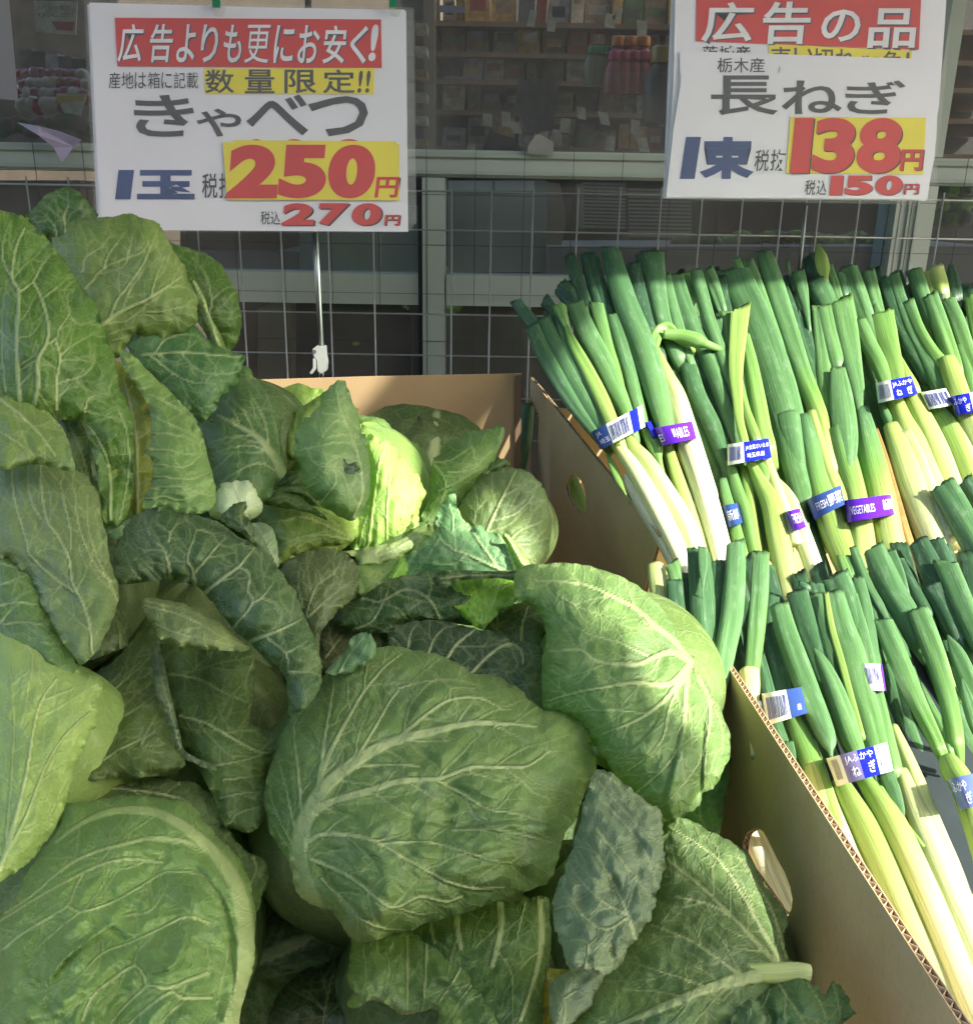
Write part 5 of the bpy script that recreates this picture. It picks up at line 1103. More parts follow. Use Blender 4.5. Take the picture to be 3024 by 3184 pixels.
# --- far left pale head
c = cabbage('pale yellow green cabbage with ragged brown edge at the left edge', 100, 2300, .62)
ball(c, 60, 2350, .70, .08, (.25,.33,.12), seed=10)
leaf(c, 'C', [(-90,1215),(0,1208),(60,1228),(130,1250),(210,1235),(240,1310),(330,1440),(420,1460),(490,1490),(570,1498),(602,1580),(560,1650),(576,1690),(560,1770),(510,1880),(470,1980),(420,2090),(385,2250),(350,2330),(290,2440),(200,2560),(100,2645),(0,2705),(-90,2740)],
     [([(0,2640),(100,2300),(160,2050),(190,1850),(240,1650),(330,1520)],30,10), ([(120,1250),(190,1400),(160,1600),(120,1800)],12), ([(60,2500),(150,2330),(260,2050),(380,1850),(520,1720)],18,9), ([(30,2500),(60,2150),(80,1800),(60,1500)],14), ([(290,2330),(400,2090)],9), ([(240,1650),(370,1600),(480,1560)],8)],
     .595, s=.27, sx=.05, amp=.045, col=(.31,.38,.15), ruffle=.006, jag=5, pucker=.002)

# --- bottom middle
c = cabbage('cabbage with leaf flopped forward at the bottom centre', 1350, 2980, .58)
ball(c, 1420, 3120, .68, .09, (.08,.12,.05), seed=11)
leaf(c, 'G', [(600,1260),(640,1200),(720,1175),(820,1120),(920,1100),(1000,1078),(1100,1055),(1200,1010),(1300,985),(1450,975),(1600,945),(1660,1000),(1665,1400),(1620,1600),(1580,1950),(1300,2000),(1000,1800),(800,1500)],
     [([(985,1090),(985,1200),(1010,1320)],40,30), ([(1295,995),(1300,1200),(1240,1450)],46,30), ([(1585,960),(1605,1250),(1550,1550),(1450,1850)],40,30), ([(795,1150),(815,1290)],26,18), ([(1480,1000),(1430,1200),(1400,1400)],10), ([(1190,1060),(1120,1180),(1100,1320)],8)],
     .60, s=.3, amp=.035, exp=.6, col=(.085,.135,.05))
leaf(c, 'G', [(225,1240),(320,1282),(400,1252),(530,1222),(620,1205),(720,1235),(820,1290),(920,1312),(1050,1360),(1180,1430),(1250,1480),(1320,1570),(1360,1680),(1440,1830),(1500,1960),(900,1980),(840,1780),(740,1790),(600,1812),(520,1772),(440,1722),(340,1710),(262,1760),(188,1752),(190,1700),(235,1640),(200,1612),(185,1550),(205,1400)],
     [([(620,1240),(625,1500),(622,1800)],18,10), ([(760,1290),(755,1500),(735,1785)],18,10), ([(1045,1370),(980,1530),(850,1720)],20,12), ([(1180,1440),(1120,1550),(1010,1700),(900,1880)],13), ([(500,1330),(520,1250)],14), ([(400,1280),(400,1350),(440,1400)],10), ([(1320,1570),(1200,1640),(1050,1720),(960,1850)],10), ([(460,1360),(490,1450),(460,1650)],9), ([(300,1330),(320,1500),(290,1700)],9), ([(930,1330),(930,1480)],9)],
     .56, s=.28, amp=.03, col=(.125,.18,.07), dense=.6, pucker=.002, big=.005)
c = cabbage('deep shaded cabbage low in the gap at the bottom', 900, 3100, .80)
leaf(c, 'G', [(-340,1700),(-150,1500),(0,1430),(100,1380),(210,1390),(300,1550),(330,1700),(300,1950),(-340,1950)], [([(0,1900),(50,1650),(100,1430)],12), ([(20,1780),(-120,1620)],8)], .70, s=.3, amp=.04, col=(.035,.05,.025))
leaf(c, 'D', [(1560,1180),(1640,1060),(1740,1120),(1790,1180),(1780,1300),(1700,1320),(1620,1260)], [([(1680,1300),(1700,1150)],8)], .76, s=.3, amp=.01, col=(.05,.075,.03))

# --- lower right
c = cabbage('cabbage with thick cut stalk against the near leek carton', 2150, 2800, .60)
ball(c, 2050, 2960, .70, .10, (.09,.13,.06), seed=12)
leaf(c, 'H', [(780,290),(870,268),(960,300),(1050,350),(1150,400),(1232,462),(1290,560),(1360,680),(1430,760),(1448,830),(1425,900),(1440,990),(1470,1032),(1540,1045),(1560,1090),(1540,1145),(1480,1125),(1400,1160),(1350,1280),(1250,1450),(900,1500),(400,1500),(330,1300),(450,1100),(600,950),(720,750),(770,500)],
     [([(1560,1095),(1400,1090),(1250,1115),(1100,1155),(900,1225),(700,1310),(480,1400)],84,18), ([(1410,1075),(1330,980),(1150,800),(1000,720),(850,690)],26,9), ([(1400,1060),(1200,850),(1000,650),(800,490)],22,10), ([(1420,1050),(1290,830),(1130,560),(1000,430),(810,320)],24,8), ([(1200,1110),(1050,1000),(900,910),(720,840)],20,9), ([(1000,1165),(850,1110),(620,1040)],16), ([(1440,1010),(1380,800),(1300,650),(1180,470)],16,8), ([(1200,1100),(1080,900),(1000,850)],10), ([(900,1225),(750,1190),(560,1180)],10), ([(1150,1150),(1000,1300),(900,1450)],12)],
     .585, s=.26, amp=.045, exp=.65, col=(.125,.175,.085), ridge=.8)
leaf(c, 'H', [(1000,1450),(1080,1380),(1150,1280),(1250,1220),(1350,1170),(1480,1118),(1580,1150),(1640,1212),(1660,1180),(1690,1135),(1740,1185),(1770,1230),(1790,1290),(1808,1312),(1740,1365),(1700,1500),(1000,1520)],
     [([(1400,1160),(1480,1280),(1560,1400)],14), ([(1550,1150),(1640,1300),(1660,1450)],9), ([(1350,1180),(1300,1320),(1280,1450)],9), ([(1690,1160),(1720,1280),(1720,1400)],8)], .505, s=.22, amp=.02, col=(.075,.135,.07), jag=5)
leaf(c, 'H', [(1130,1460),(1150,1340),(1200,1260),(1280,1240),(1330,1300),(1320,1420),(1280,1500),(1130,1500)], [([(1200,1480),(1250,1280)],8)], .482, s=.22, amp=.008, col=(.14,.19,.10), jag=4)
TU = [(1420,1092,96),(1500,1088,92),(1560,1098,92)]
tube(c, 'H', TU[::-1], .30, .42, 0, wf=lambda y: .520, kind='hid', flat=.6, name='stalk', slant=0)
leaf(c, 'H', [(120,1380),(150,1240),(165,1090),(240,1072),(290,1085),(240,1180),(230,1400)], [([(180,1350),(200,1120)],7)], .555, s=.2, amp=.006, col=(.24,.19,.03))
leaf(c, 'H', [(280,1085),(370,1080),(475,1098),(435,1200),(402,1290),(320,1355),(230,1400),(190,1340),(178,1220),(200,1140)], [([(260,1370),(260,1240),(200,1170)],10), ([(260,1230),(330,1190),(400,1230)],8), ([(300,1090),(350,1130)],6)], .515, s=.26, amp=.016, col=(.20,.23,.19), pucker=.003)
leaf(c, 'H', [(430,15),(500,30),(600,100),(700,190),(770,228),(785,350),(792,460),(797,540),(762,640),(742,740),(702,830),(642,922),(600,960),(570,1040),(490,1102),(370,1082),(290,1078),(250,960),(210,850),(203,700),(240,600),(280,500),(330,340),(370,180),(400,80)],
     [([(642,915),(600,790),(530,640),(440,480),(380,400)],18,9), ([(600,790),(430,690),(330,580),(290,510)],14), ([(600,800),(480,862),(370,800),(290,690),(250,640)],14), ([(470,190),(600,330),(700,480),(755,640)],12), ([(430,330),(540,470),(650,600),(735,710)],12), ([(440,80),(600,260),(700,360),(780,410)],10), ([(370,1075),(390,950),(340,915),(270,930)],12), ([(390,950),(460,880)],9), ([(450,30),(620,140),(760,260)],8), ([(210,760),(290,740),(340,830)],7), ([(420,1075),(520,1060),(590,960)],7)],
     .535, s=.28, amp=.035, exp=.6, col=(.165,.20,.15), pucker=.0055, ruffle=.006, jag=5, bumps=[(520,640,60,-.010),(360,720,45,-.010),(640,420,50,-.008),(300,850,40,-.008),(500,1000,40,-.008),(450,380,40,.006)])

# --- right head, half in the sun
c = cabbage('smooth cabbage half in sun and half in shade beside the near carton', 1950, 2080, .78)
ball(c, 1960, 2120, .85, .088, (.14,.20,.07), seed=13)
leaf(c, 'F', [(1300,1420),(1440,1400),(1445,1500),(1410,1700),(1372,1900),(1300,1900),(1100,1820),(1180,1700)], [([(1330,1880),(1260,1720),(1290,1560)],12), ([(1100,1800),(1200,1720),(1290,1500)],10)], .80, s=.3, amp=.015, col=(.10,.20,.06))
leaf(c, 'F', [(182,400),(200,320),(320,290),(470,280),(620,300),(800,360),(950,450),(1050,550),(1130,680),(1190,805),(1225,820),(1243,850),(1232,890),(1290,960),(1350,1070),(1400,1170),(1440,1280),(1442,1400),(1412,1480),(1340,1600),(1285,1620),(1270,1690),(1190,1740),(1090,1782),(1040,1760),(900,1640),(780,1540),(700,1400),(640,1330),(600,1240),(500,1170),(360,1130),(345,1020),(345,850),(370,720),(350,620),(280,530),(200,500)],
     [([(1220,860),(1100,800),(1000,830),(900,870),(680,860),(560,790),(380,800)],30,9), ([(1210,850),(1120,740),(1000,640),(880,540),(700,450),(550,400),(300,380)],30,9), ([(960,820),(800,750),(600,690),(450,600)],12), ([(1200,880),(1080,990),(900,980),(700,1010),(550,1040),(380,1090)],30,9), ([(1190,900),(1080,1060),(960,1160),(850,1220),(700,1280)],26,9), ([(950,1160),(780,1140),(620,1150),(480,1150)],11), ([(1200,900),(1180,1100),(1170,1250),(1120,1400),(1020,1520),(900,1620)],26,10), ([(1190,930),(1090,1120),(1050,1300),(940,1430),(840,1500)],15,8), ([(1260,960),(1320,1080),(1320,1250),(1260,1450),(1150,1600),(1050,1700)],18,9), ([(1225,880),(1310,1040),(1390,1220),(1400,1400)],14), ([(1300,1380),(1290,1600)],10), ([(880,540),(960,640),(1100,720)],9), ([(450,480),(600,560),(800,600),(900,610)],9), ([(850,1220),(800,1330)],8)],
     .745, s=.26, amp=.068, exp=.55, col=(.165,.24,.10), ridge=.7, pucker=.003, folds=[([(640,1330),(800,1380),(950,1300),(1060,1130)],.005),([(1040,1750),(1110,1500),(1180,1200)],.008),([(1270,1690),(1290,1450),(1300,1150)],.007)])
leaf(c, 'F', [(630,1330),(760,1328),(812,1368),(802,1402),(740,1425),(670,1410),(620,1370)], [([(640,1350),(720,1380),(800,1385)],8)], .69, s=.2, amp=.010, col=(.18,.24,.09))

# --- the big central head
c = cabbage('largest cabbage, broad grey green head with fanned ribs in the centre', 1300, 2440, .68)
ball(c, 1240, 2480, .775, .125, (.12,.17,.07), seed=14)
leaf(c, 'E', [(360,330),(420,260),(470,205),(500,140),(560,112),(605,130),(628,195),(600,260),(480,330)], [([(410,370),(480,240),(560,140)],9)], .72, s=.2, amp=.01, col=(.12,.20,.12))
leaf(c, 'E', [(340,380),(395,330),(470,250),(560,205),(625,195),(720,186),(870,213),(960,233),(1050,270),(1150,330),(1270,345),(1380,410),(1450,475),(1530,525),(1620,535),(1700,580),(1758,640),(1795,760),(1795,860),(1750,950),(1705,1030),(1690,1110),(1640,1170),(1600,1260),(1590,1350),(1540,1430),(1450,1485),(1330,1515),(1100,1600),(900,1660),(750,1710),(575,1757),(500,1738),(440,1660),(400,1600),(300,1565),(230,1515),(190,1440),(175,1360),(130,1280),(60,1150),(38,1020),(45,900),(90,770),(130,640),(200,540),(285,440)],
     [([(290,1560),(235,1440),(215,1300),(240,1140),(310,990),(400,890),(560,770),(720,690),(930,635),(1130,595),(1300,595),(1480,610)],92,9),
      ([(240,1100),(225,1000),(215,850),(190,640),(205,570)],18,8), ([(200,1180),(150,950),(110,800)],14), ([(185,1250),(100,1080),(60,960)],12), ([(200,1300),(110,1180),(60,1080)],9), ([(310,980),(340,800),(350,700),(400,400),(395,335)],22,8), ([(330,900),(370,780),(440,640),(560,430),(680,290),(760,230)],24,8),
      ([(530,770),(620,620),(700,480),(745,420)],15,9), ([(740,680),(880,560),(1020,470),(1180,460),(1300,520)],18,8), ([(250,1150),(300,1070),(400,1010),(560,960),(760,900),(960,890),(1130,830),(1300,825),(1430,820),(1550,740)],40,9),
      ([(930,890),(1080,970),(1220,1050),(1360,1070),(1500,1110)],17), ([(390,900),(470,850),(560,820),(720,815),(860,820)],16,8), ([(560,970),(640,980),(720,1040),(820,1090)],13), ([(740,410),(900,370),(1050,365),(1200,400)],9), ([(1300,825),(1400,900),(1480,970),(1600,1000)],10), ([(560,430),(580,290),(620,230)],9), ([(1130,595),(1250,530),(1340,520)],9), ([(720,690),(860,690),(1010,688)],14,5), ([(300,1050),(400,1060),(500,1100)],9), ([(1020,470),(1030,410),(1150,410)],7),
      ([(265,1225),(350,1185),(500,1190),(640,1230),(760,1300),(900,1380),(1010,1440),(1150,1475),(1300,1470)],26,9), ([(640,1235),(780,1225),(920,1225),(1100,1280),(1260,1330),(1360,1330),(1420,1270)],14), ([(285,1320),(430,1380),(540,1450),(640,1530),(730,1575),(860,1520),(1000,1545),(1080,1520)],22,10), ([(340,1420),(450,1530),(560,1640),(680,1690),(800,1690)],20,9), ([(1030,1160),(1240,1160),(1400,1190),(1550,1230)],14), ([(730,1575),(850,1610),(950,1600)],10), ([(600,1480),(680,1410),(780,1440)],7), ([(300,1290),(480,1270),(520,1310)],7)],
     .672, s=.25, amp=.085, exp=.6, col=(.145,.205,.08), ridge=.75, pucker=.0035, bumps=[(1020,1010,150,-.010),(1150,740,120,.006),(900,780,90,-.004),(1400,1420,120,-.008)], folds=[([(860,1118),(1000,1142),(1100,1147),(1250,1127),(1440,1120),(1560,1137),(1680,1122)],.012),([(290,1330),(400,1480),(520,1610),(680,1680)],.007)])
# --- buried cabbages that fill the carton under the visible ones
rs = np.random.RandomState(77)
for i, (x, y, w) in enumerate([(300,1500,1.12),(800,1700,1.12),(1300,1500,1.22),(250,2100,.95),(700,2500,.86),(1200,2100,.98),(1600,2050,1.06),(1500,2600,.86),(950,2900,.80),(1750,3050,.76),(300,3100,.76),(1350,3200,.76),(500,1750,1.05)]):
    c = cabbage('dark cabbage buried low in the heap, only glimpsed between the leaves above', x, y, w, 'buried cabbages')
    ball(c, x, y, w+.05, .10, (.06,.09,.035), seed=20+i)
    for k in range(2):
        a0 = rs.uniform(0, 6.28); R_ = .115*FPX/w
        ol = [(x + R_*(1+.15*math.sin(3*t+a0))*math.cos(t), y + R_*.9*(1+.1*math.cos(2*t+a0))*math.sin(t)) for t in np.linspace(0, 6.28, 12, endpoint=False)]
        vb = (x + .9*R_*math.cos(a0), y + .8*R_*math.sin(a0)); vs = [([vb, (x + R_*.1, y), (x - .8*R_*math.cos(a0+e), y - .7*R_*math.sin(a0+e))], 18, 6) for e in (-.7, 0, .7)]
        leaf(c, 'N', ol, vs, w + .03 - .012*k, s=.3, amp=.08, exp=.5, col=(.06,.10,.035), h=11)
# ================================================================ LEEKS
def bunch(label, x, y, w, group='leek bunches'):
    return thing('leek_bunch', label, 'leeks', P(x, y, w), group)
def T(b, crop, pts, g0, g1, layer=0, wf=wback, kind='cut', name=None, **k):
    nm = name or ('leek_stalk' if min(g0, g1) < .3 and kind == 'hid' else 'leek_leaf')
    return tube(b, crop, pts, g0, g1, layer, wf, kind, name=nm, **k)

def tape(root, crop, quad, wf, dw, mat, items=(), bulge=.010, segs=(), name='tape'):
    """tape band round a bunch, bulging towards the viewer; quad TL TR BR BL; items printed on it in band coordinates"""
    q = cv(crop, quad); ww = np.array([wf(p[1]) + dw for p in q])
    w0 = ww.mean()
    def fn(s, t, lift=0.0):   # s along, t up
        x = (q[0][0]*(1-s)+q[1][0]*s)*t + (q[3][0]*(1-s)+q[2][0]*s)*(1-t); y = (q[0][1]*(1-s)+q[1][1]*s)*t + (q[3][1]*(1-s)+q[2][1]*s)*(1-t)
        wv = w0 + (ww[:2].mean()-ww[2:].mean())*(t-.5) - bulge*math.sin(math.pi*min(max(s, 0), 1))**.6 - lift + .0008*math.sin(9*s+3*t)
        return P(x, y, wv)
    def strip(nm, s0, s1, t0, t1, mt, lift, n=14, back=False):
        V, F = [], []
        for i in range(n+1):
            s = s0 + (s1-s0)*i/n
            for t in (t0, (t0+t1)/2, t1): V.append(fn(s, t, lift))
        for i in range(n):
            for j in range(2): F.append((i*3+j, (i+1)*3+j, (i+1)*3+j+1, i*3+j+1))
        if back:   # closes round the far side of the bunch
            a, b_ = V[0], V[-1]
            c0 = len(V)
            for s, src in ((0, 0), (1, n*3)):
                for j in range(3):
                    d = V[src+j] - EYE; d = d/np.linalg.norm(d); V.append(V[src+j] + d*.022)
            F += [(c0+j, j, j+1, c0+j+1) for j in range(2)] + [(n*3+j, c0+3+j, c0+4+j, n*3+j+1) for j in range(2)] + [(c0+3+j, c0+j, c0+j+1, c0+4+j) for j in range(2)]
        return mesh_obj(nm, V, F, mt, root if back else base, True)
    base = None
    base = strip(name, 0, 1, 0, 1, mat, 0, back=True)
    for s0, s1, mt in segs: strip('tape_print', s0, s1, 0.0, 1.0, mt, .0004, 8)
    for it in items:
        if it[0] == 'bar':
            _, s0, s1, t0, t1, mt = it; rr = np.random.RandomState(int(s0*1000)+5); V, F = [], []; s = s0
            while s < s1:
                ds = (s1-s0)/44*rr.choice([.6, 1, 1.7]); b0 = len(V)
                V += [fn(s, t0, .0008), fn(min(s+ds, s1), t0, .0008), fn(min(s+ds, s1), t1, .0008), fn(s, t1, .0008)]; F.append((b0, b0+1, b0+2, b0+3)); s += ds + (s1-s0)/44*rr.choice([.6, 1, 1.6])
            mesh_obj('barcode', V, F, mt, base)
        else:
            txt, s0, s1, t0, t1, mt, wt = it
            v, f = glyph_mesh(txt, wt)
            mesh_obj('lettering', [fn(s0+(s1-s0)*a[0], t0+(t1-t0)*a[1], .0008) for a in v], f, mt, base)
INK, BARK = M['ink'], M['bar']

# dark filler bunches standing behind everything in the far carton
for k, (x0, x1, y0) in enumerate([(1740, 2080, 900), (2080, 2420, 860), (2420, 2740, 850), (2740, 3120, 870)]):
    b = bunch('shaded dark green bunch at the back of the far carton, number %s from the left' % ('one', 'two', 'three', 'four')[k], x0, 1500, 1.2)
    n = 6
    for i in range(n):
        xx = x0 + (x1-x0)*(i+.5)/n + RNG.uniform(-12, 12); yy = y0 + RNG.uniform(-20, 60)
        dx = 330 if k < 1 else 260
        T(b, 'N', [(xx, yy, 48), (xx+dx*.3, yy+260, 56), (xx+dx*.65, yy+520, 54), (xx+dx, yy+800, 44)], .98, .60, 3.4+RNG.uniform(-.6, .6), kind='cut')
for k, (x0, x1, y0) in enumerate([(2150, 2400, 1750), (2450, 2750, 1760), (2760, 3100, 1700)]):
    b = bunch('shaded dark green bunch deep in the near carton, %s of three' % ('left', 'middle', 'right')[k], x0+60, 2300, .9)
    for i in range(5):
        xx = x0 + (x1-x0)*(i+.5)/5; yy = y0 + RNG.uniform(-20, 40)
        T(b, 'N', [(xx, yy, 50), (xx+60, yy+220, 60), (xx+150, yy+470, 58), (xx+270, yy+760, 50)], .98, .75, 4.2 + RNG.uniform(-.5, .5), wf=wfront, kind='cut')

# A: front left bunch of the far carton
b = bunch('leftmost leek bunch leaning out of the far carton, blue barcode tape', 1800, 1300, 1.15)
T(b,'L1',[(10,460,80),(90,570,95),(220,720,100),(340,900,100)],.95,.9,2.5)
T(b,'L1',[(330,350,120),(400,430,130),(470,560,110)],1.0,.95,3)
T(b,'L1',[(215,450,90),(270,520,80),(350,700,80)],1.0,.95,2.6,kind='cut')
T(b,'L1',[(125,640,105),(220,850,115),(330,1050,115),(450,1240,105),(600,1440,80)],.92,.82,.8)
T(b,'L1',[(215,585,95),(300,780,100),(420,1010,110),(540,1220,105),(650,1400,80)],.90,.78,.2)
T(b,'L1',[(330,580,80),(380,760,90),(480,980,100),(600,1200,95),(700,1420,70)],.88,.75,-.2)
T(b,'L1',[(365,605,14),(420,760,70),(520,950,95),(620,1150,105),(700,1330,95),(760,1480,80)],.60,.42,-1.0,kind='point')
T(b,'L1',[(430,480,130),(520,680,140),(640,900,140),(740,1110,130),(800,1240,105),(860,1420,80)],.80,.62,-.6)
T(b,'L1',[(310,490,70),(330,520,90),(360,600,60)],.62,.66,-1.2)
T(b,'L1',[(500,505,60),(530,620,60),(600,800,50)],.62,.6,.6)
T(b,'L1',[(595,480,100),(630,620,95),(680,800,80),(740,960,60),(790,1150,50)],.74,.5,.6)
T(b,'L1',[(720,940,18),(765,1060,46),(800,1160,40),(835,1260,30)],.34,.25,-.4,kind='point')
T(b,'L1',[(710,560,75),(760,720,95),(830,950,100),(880,1150,90),(930,1350,80)],.86,.66,.3)
T(b,'L3',[(140,560,60),(190,660,100),(330,900,130),(480,1150,140),(620,1420,130)],.10,.02,.9,kind='hid')
T(b,'L3',[(10,180,90),(80,300,120),(210,480,150),(400,800,175),(590,1160,170),(720,1440,140)],.32,.0,-.2,kind='hid',gmid=.08)
T(b,'L3',[(150,170,90),(220,290,130),(340,440,170),(520,720,190),(700,1000,185),(830,1300,170)],.42,.02,-.1,kind='hid',gmid=.16)
T(b,'L3',[(-50,330,14),(20,480,70),(80,620,70),(140,740,20)],.6,.45,1.0,kind='point')
T(b,'L3',[(290,80,20),(370,180,110),(430,290,130),(470,420,50)],.7,.5,-.8,kind='point')
T(b,'L3',[(470,1500,140),(520,1700,160),(560,1876,160)],.3,.28,1.6,kind='hid')
tape(b,'L1',[(560,1412),(930,1215),(950,1375),(625,1545)],wback,-.034,M['clear'],[('bar',.31,.70,.14,.86,BARK),('JA',.04,.14,.55,.85,INK,.0),('埼玉',.05,.26,.2,.45,INK,.0)],.018,[(0,.28,M['navy']),(.74,.90,M['blue'])])

# B: big leaf and the white shaft with the purple tape
b = bunch('leek bunch with fat white shaft and purple VEGETABLES tape in full sun', 2050, 1350, 1.15)
T(b,'L1',[(560,130,95),(600,300,110),(680,520,110),(780,750,100)],.98,.92,1.6)
T(b,'L1',[(530,120,100),(580,330,110),(650,560,100)],.98,.92,1.9)
T(b,'L1',[(690,75,120),(750,300,150),(830,540,165),(930,790,180),(1010,1040,175),(1070,1260,150),(1110,1420,125)],.95,.66,-.4)
T(b,'L1',[(1010,770,50),(1060,900,80),(1110,1020,110),(1170,1160,145),(1230,1370,165),(1290,1560,170)],.50,.10,.2,kind='hid',gmid=.2)
T(b,'L3',[(690,120,180),(770,330,200),(860,580,212),(960,900,214),(1060,1250,200),(1090,1380,190)],.20,.0,0,kind='hid')
T(b,'L1',[(1010,830,60),(1040,700,90),(1110,660,95),(1180,720,70)],.62,.5,-1.0)
T(b,'L1',[(1080,700,60),(1200,710,90),(1320,745,105),(1400,775,60)],.58,.62,-1.6,kind='point')
T(b,'L3',[(540,260,100),(620,520,120),(730,820,120),(850,1120,100),(920,1350,80)],.45,.22,.5,kind='hid')
T(b,'L3',[(640,500,60),(760,850,100),(900,1200,100)],.35,.2,1.0,kind='hid')
tape(b,'L1',[(1015,1385),(1290,1335),(1325,1460),(1075,1515)],wback,-.030,M['purple'],[('ABLES',.50,.84,.22,.78,INK,.0),('鮮',.40,.50,.3,.8,INK,.0),('ES',.02,.14,.2,.6,INK,.0)],.016)
tape(b,'L1',[(945,1345),(990,1335),(1040,1450),(1000,1450)],wback,-.020,M['blue'],[],.003)

# dark leaves of the next bunch
b = bunch('tall leek bunch behind, its tips in the shade of the sign', 2000, 1300, 1.25)
T(b,'L1',[(400,130,80),(440,260,90),(490,400,90),(560,600,80)],.98,.95,2.2)
T(b,'L1',[(755,115,40),(800,300,60),(880,520,60)],1.0,.95,2.4)
T(b,'L1',[(850,195,120),(890,400,130),(960,650,120),(1040,850,110)],1.0,.95,1.4)
T(b,'L1',[(985,120,190),(1020,300,150),(1050,480,130),(1090,640,120),(1180,850,115)],.90,.74,.9)
T(b,'L1',[(1105,270,60),(1140,450,75),(1200,680,85),(1280,900,60)],.80,.72,.7)
T(b,'L1',[(1170,275,105),(1230,480,120),(1310,700,125),(1420,900,125),(1530,1200,125),(1630,1500,110)],.84,.78,.8)
T(b,'L1',[(1245,255,50),(1290,420,60)],.6,.7,1.5)
T(b,'L1',[(1150,800,60),(1250,900,110),(1330,1150,120),(1450,1400,120),(1560,1700,110),(1600,1900,100)],.9,.85,1.2)
T(b,'L1',[(1240,850,60),(1380,950,100),(1480,1200,110),(1570,1450,100)],.95,.9,1.8)
T(b,'L1',[(1320,235,80),(1360,400,92),(1420,620,92),(1510,860,90),(1590,1080,80),(1660,1350,70)],.82,.70,0)
T(b,'L1',[(1400,250,110),(1440,330,100),(1500,500,80)],.74,.8,1.0)
T(b,'L1',[(1450,330,170),(1490,480,150),(1560,700,130)],1.0,.95,1.9)
T(b,'L1',[(1480,590,90),(1540,800,90),(1600,1000,80)],.95,.9,1.2)
T(b,'L3',[(1080,600,80),(1140,850,110),(1200,1060,120),(1260,1300,130)],.75,.45,.8,kind='hid')
tape(b,'L3',[(1080,850),(1225,825),(1275,1020),(1140,1065)],wback,-.004,M['navy'],[('新鮮',.15,.9,.25,.75,INK,.0)],.008)

# huge flat leaf
b = bunch('very wide flat leek leaf rising between two taped bunches', 2400, 1400, 1.25)
T(b,'L2',[(130,235,205),(200,400,215),(275,560,225),(370,820,245),(460,1100,250),(540,1400,230),(600,1700,200),(650,1900,180)],.84,.72,.9,flat=.35)
T(b,'L2',[(150,150,50),(190,260,60),(250,400,60)],.7,.7,.9)
T(b,'L2',[(245,160,55),(300,320,75),(380,560,80),(460,800,80)],.72,.74,.6)
T(b,'L2',[(200,170,50),(230,260,50)],.55,.6,1.2)
b = bunch('tall leek with cut green tip and brown beige lower shaft', 2560, 1300, 1.25)
T(b,'L2',[(350,105,110),(410,300,135),(480,520,140),(560,760,130),(640,1000,125),(720,1200,125),(800,1450,135),(860,1700,140)],.80,.16,.5,gmid=.72)
T(b,'L2',[(490,330,60),(560,560,90),(640,850,110),(760,1150,110),(860,1500,110)],.97,.9,1.6)
T(b,'L2',[(520,170,30),(540,260,20)],.8,.7,1.2)
T(b,'L2',[(600,250,90),(630,380,85),(660,520,50),(680,640,30)],.82,.8,.5)
T(b,'L2',[(600,540,100),(680,850,110),(760,1150,100)],.98,.9,1.4)

# C: taped bunch, bright yellow green leaf in front
b = bunch('leek bunch with blue and white barcode tape and upright yellow green leaf', 2330, 1450, 1.1)
T(b,'L2',[(0,600,90),(40,760,80),(90,980,80),(150,1250,85),(220,1480,85)],.9,.72,.5)
T(b,'L2',[(80,545,80),(110,760,80),(160,1050,80),(230,1350,80)],.66,.6,.1)
T(b,'L2',[(180,510,130),(165,700,120),(150,950,100),(160,1150,75),(175,1330,60),(210,1480,60)],.50,.47,-1.2,flat=.3,slant=.9)
T(b,'L2',[(215,700,60),(255,900,90),(300,1150,110),(345,1400,115),(380,1520,110)],.62,.50,-.3)
T(b,'L2',[(190,1120,20),(230,1280,60),(290,1450,70)],.55,.5,-.8,kind='point')
T(b,'L3',[(1150,420,70),(1220,680,110),(1310,950,125),(1380,1260,120),(1480,1650,120)],.72,.42,.5,kind='hid')
T(b,'L3',[(1290,480,70),(1330,700,90),(1380,1000,90)],.5,.4,.9,kind='hid')
T(b,'L3',[(1350,430,80),(1460,640,140),(1560,850,190),(1620,1150,205),(1680,1450,200),(1740,1750,190)],.52,.24,-.1,kind='hid')
T(b,'L3',[(1480,360,110),(1560,560,110),(1640,780,120)],.34,.16,-.4,kind='hid')
T(b,'L3',[(1430,420,60),(1490,540,90),(1510,640,40)],.6,.55,-.6,kind='point')
T(b,'L3',[(1620,600,40),(1690,720,110),(1760,850,140),(1830,1060,160),(1950,1400,170)],.30,.02,.0,kind='hid')
tape(b,'L2',[(85,1505),(385,1460),(408,1600),(88,1658)],wback,-.030,M['clear'],[('bar',.04,.34,.18,.85,BARK),('JA全農さいたま',.43,.98,.55,.82,INK,.0),('埼玉県産',.45,.86,.18,.42,INK,.0)],.016,[(.40,1.0,M['blue'])])
tape(b,'L4',[(42,718),(150,692),(202,835),(98,868)],wback,-.024,M['purple'],[('FRESH',.28,.92,.3,.8,INK,.0)],.008)

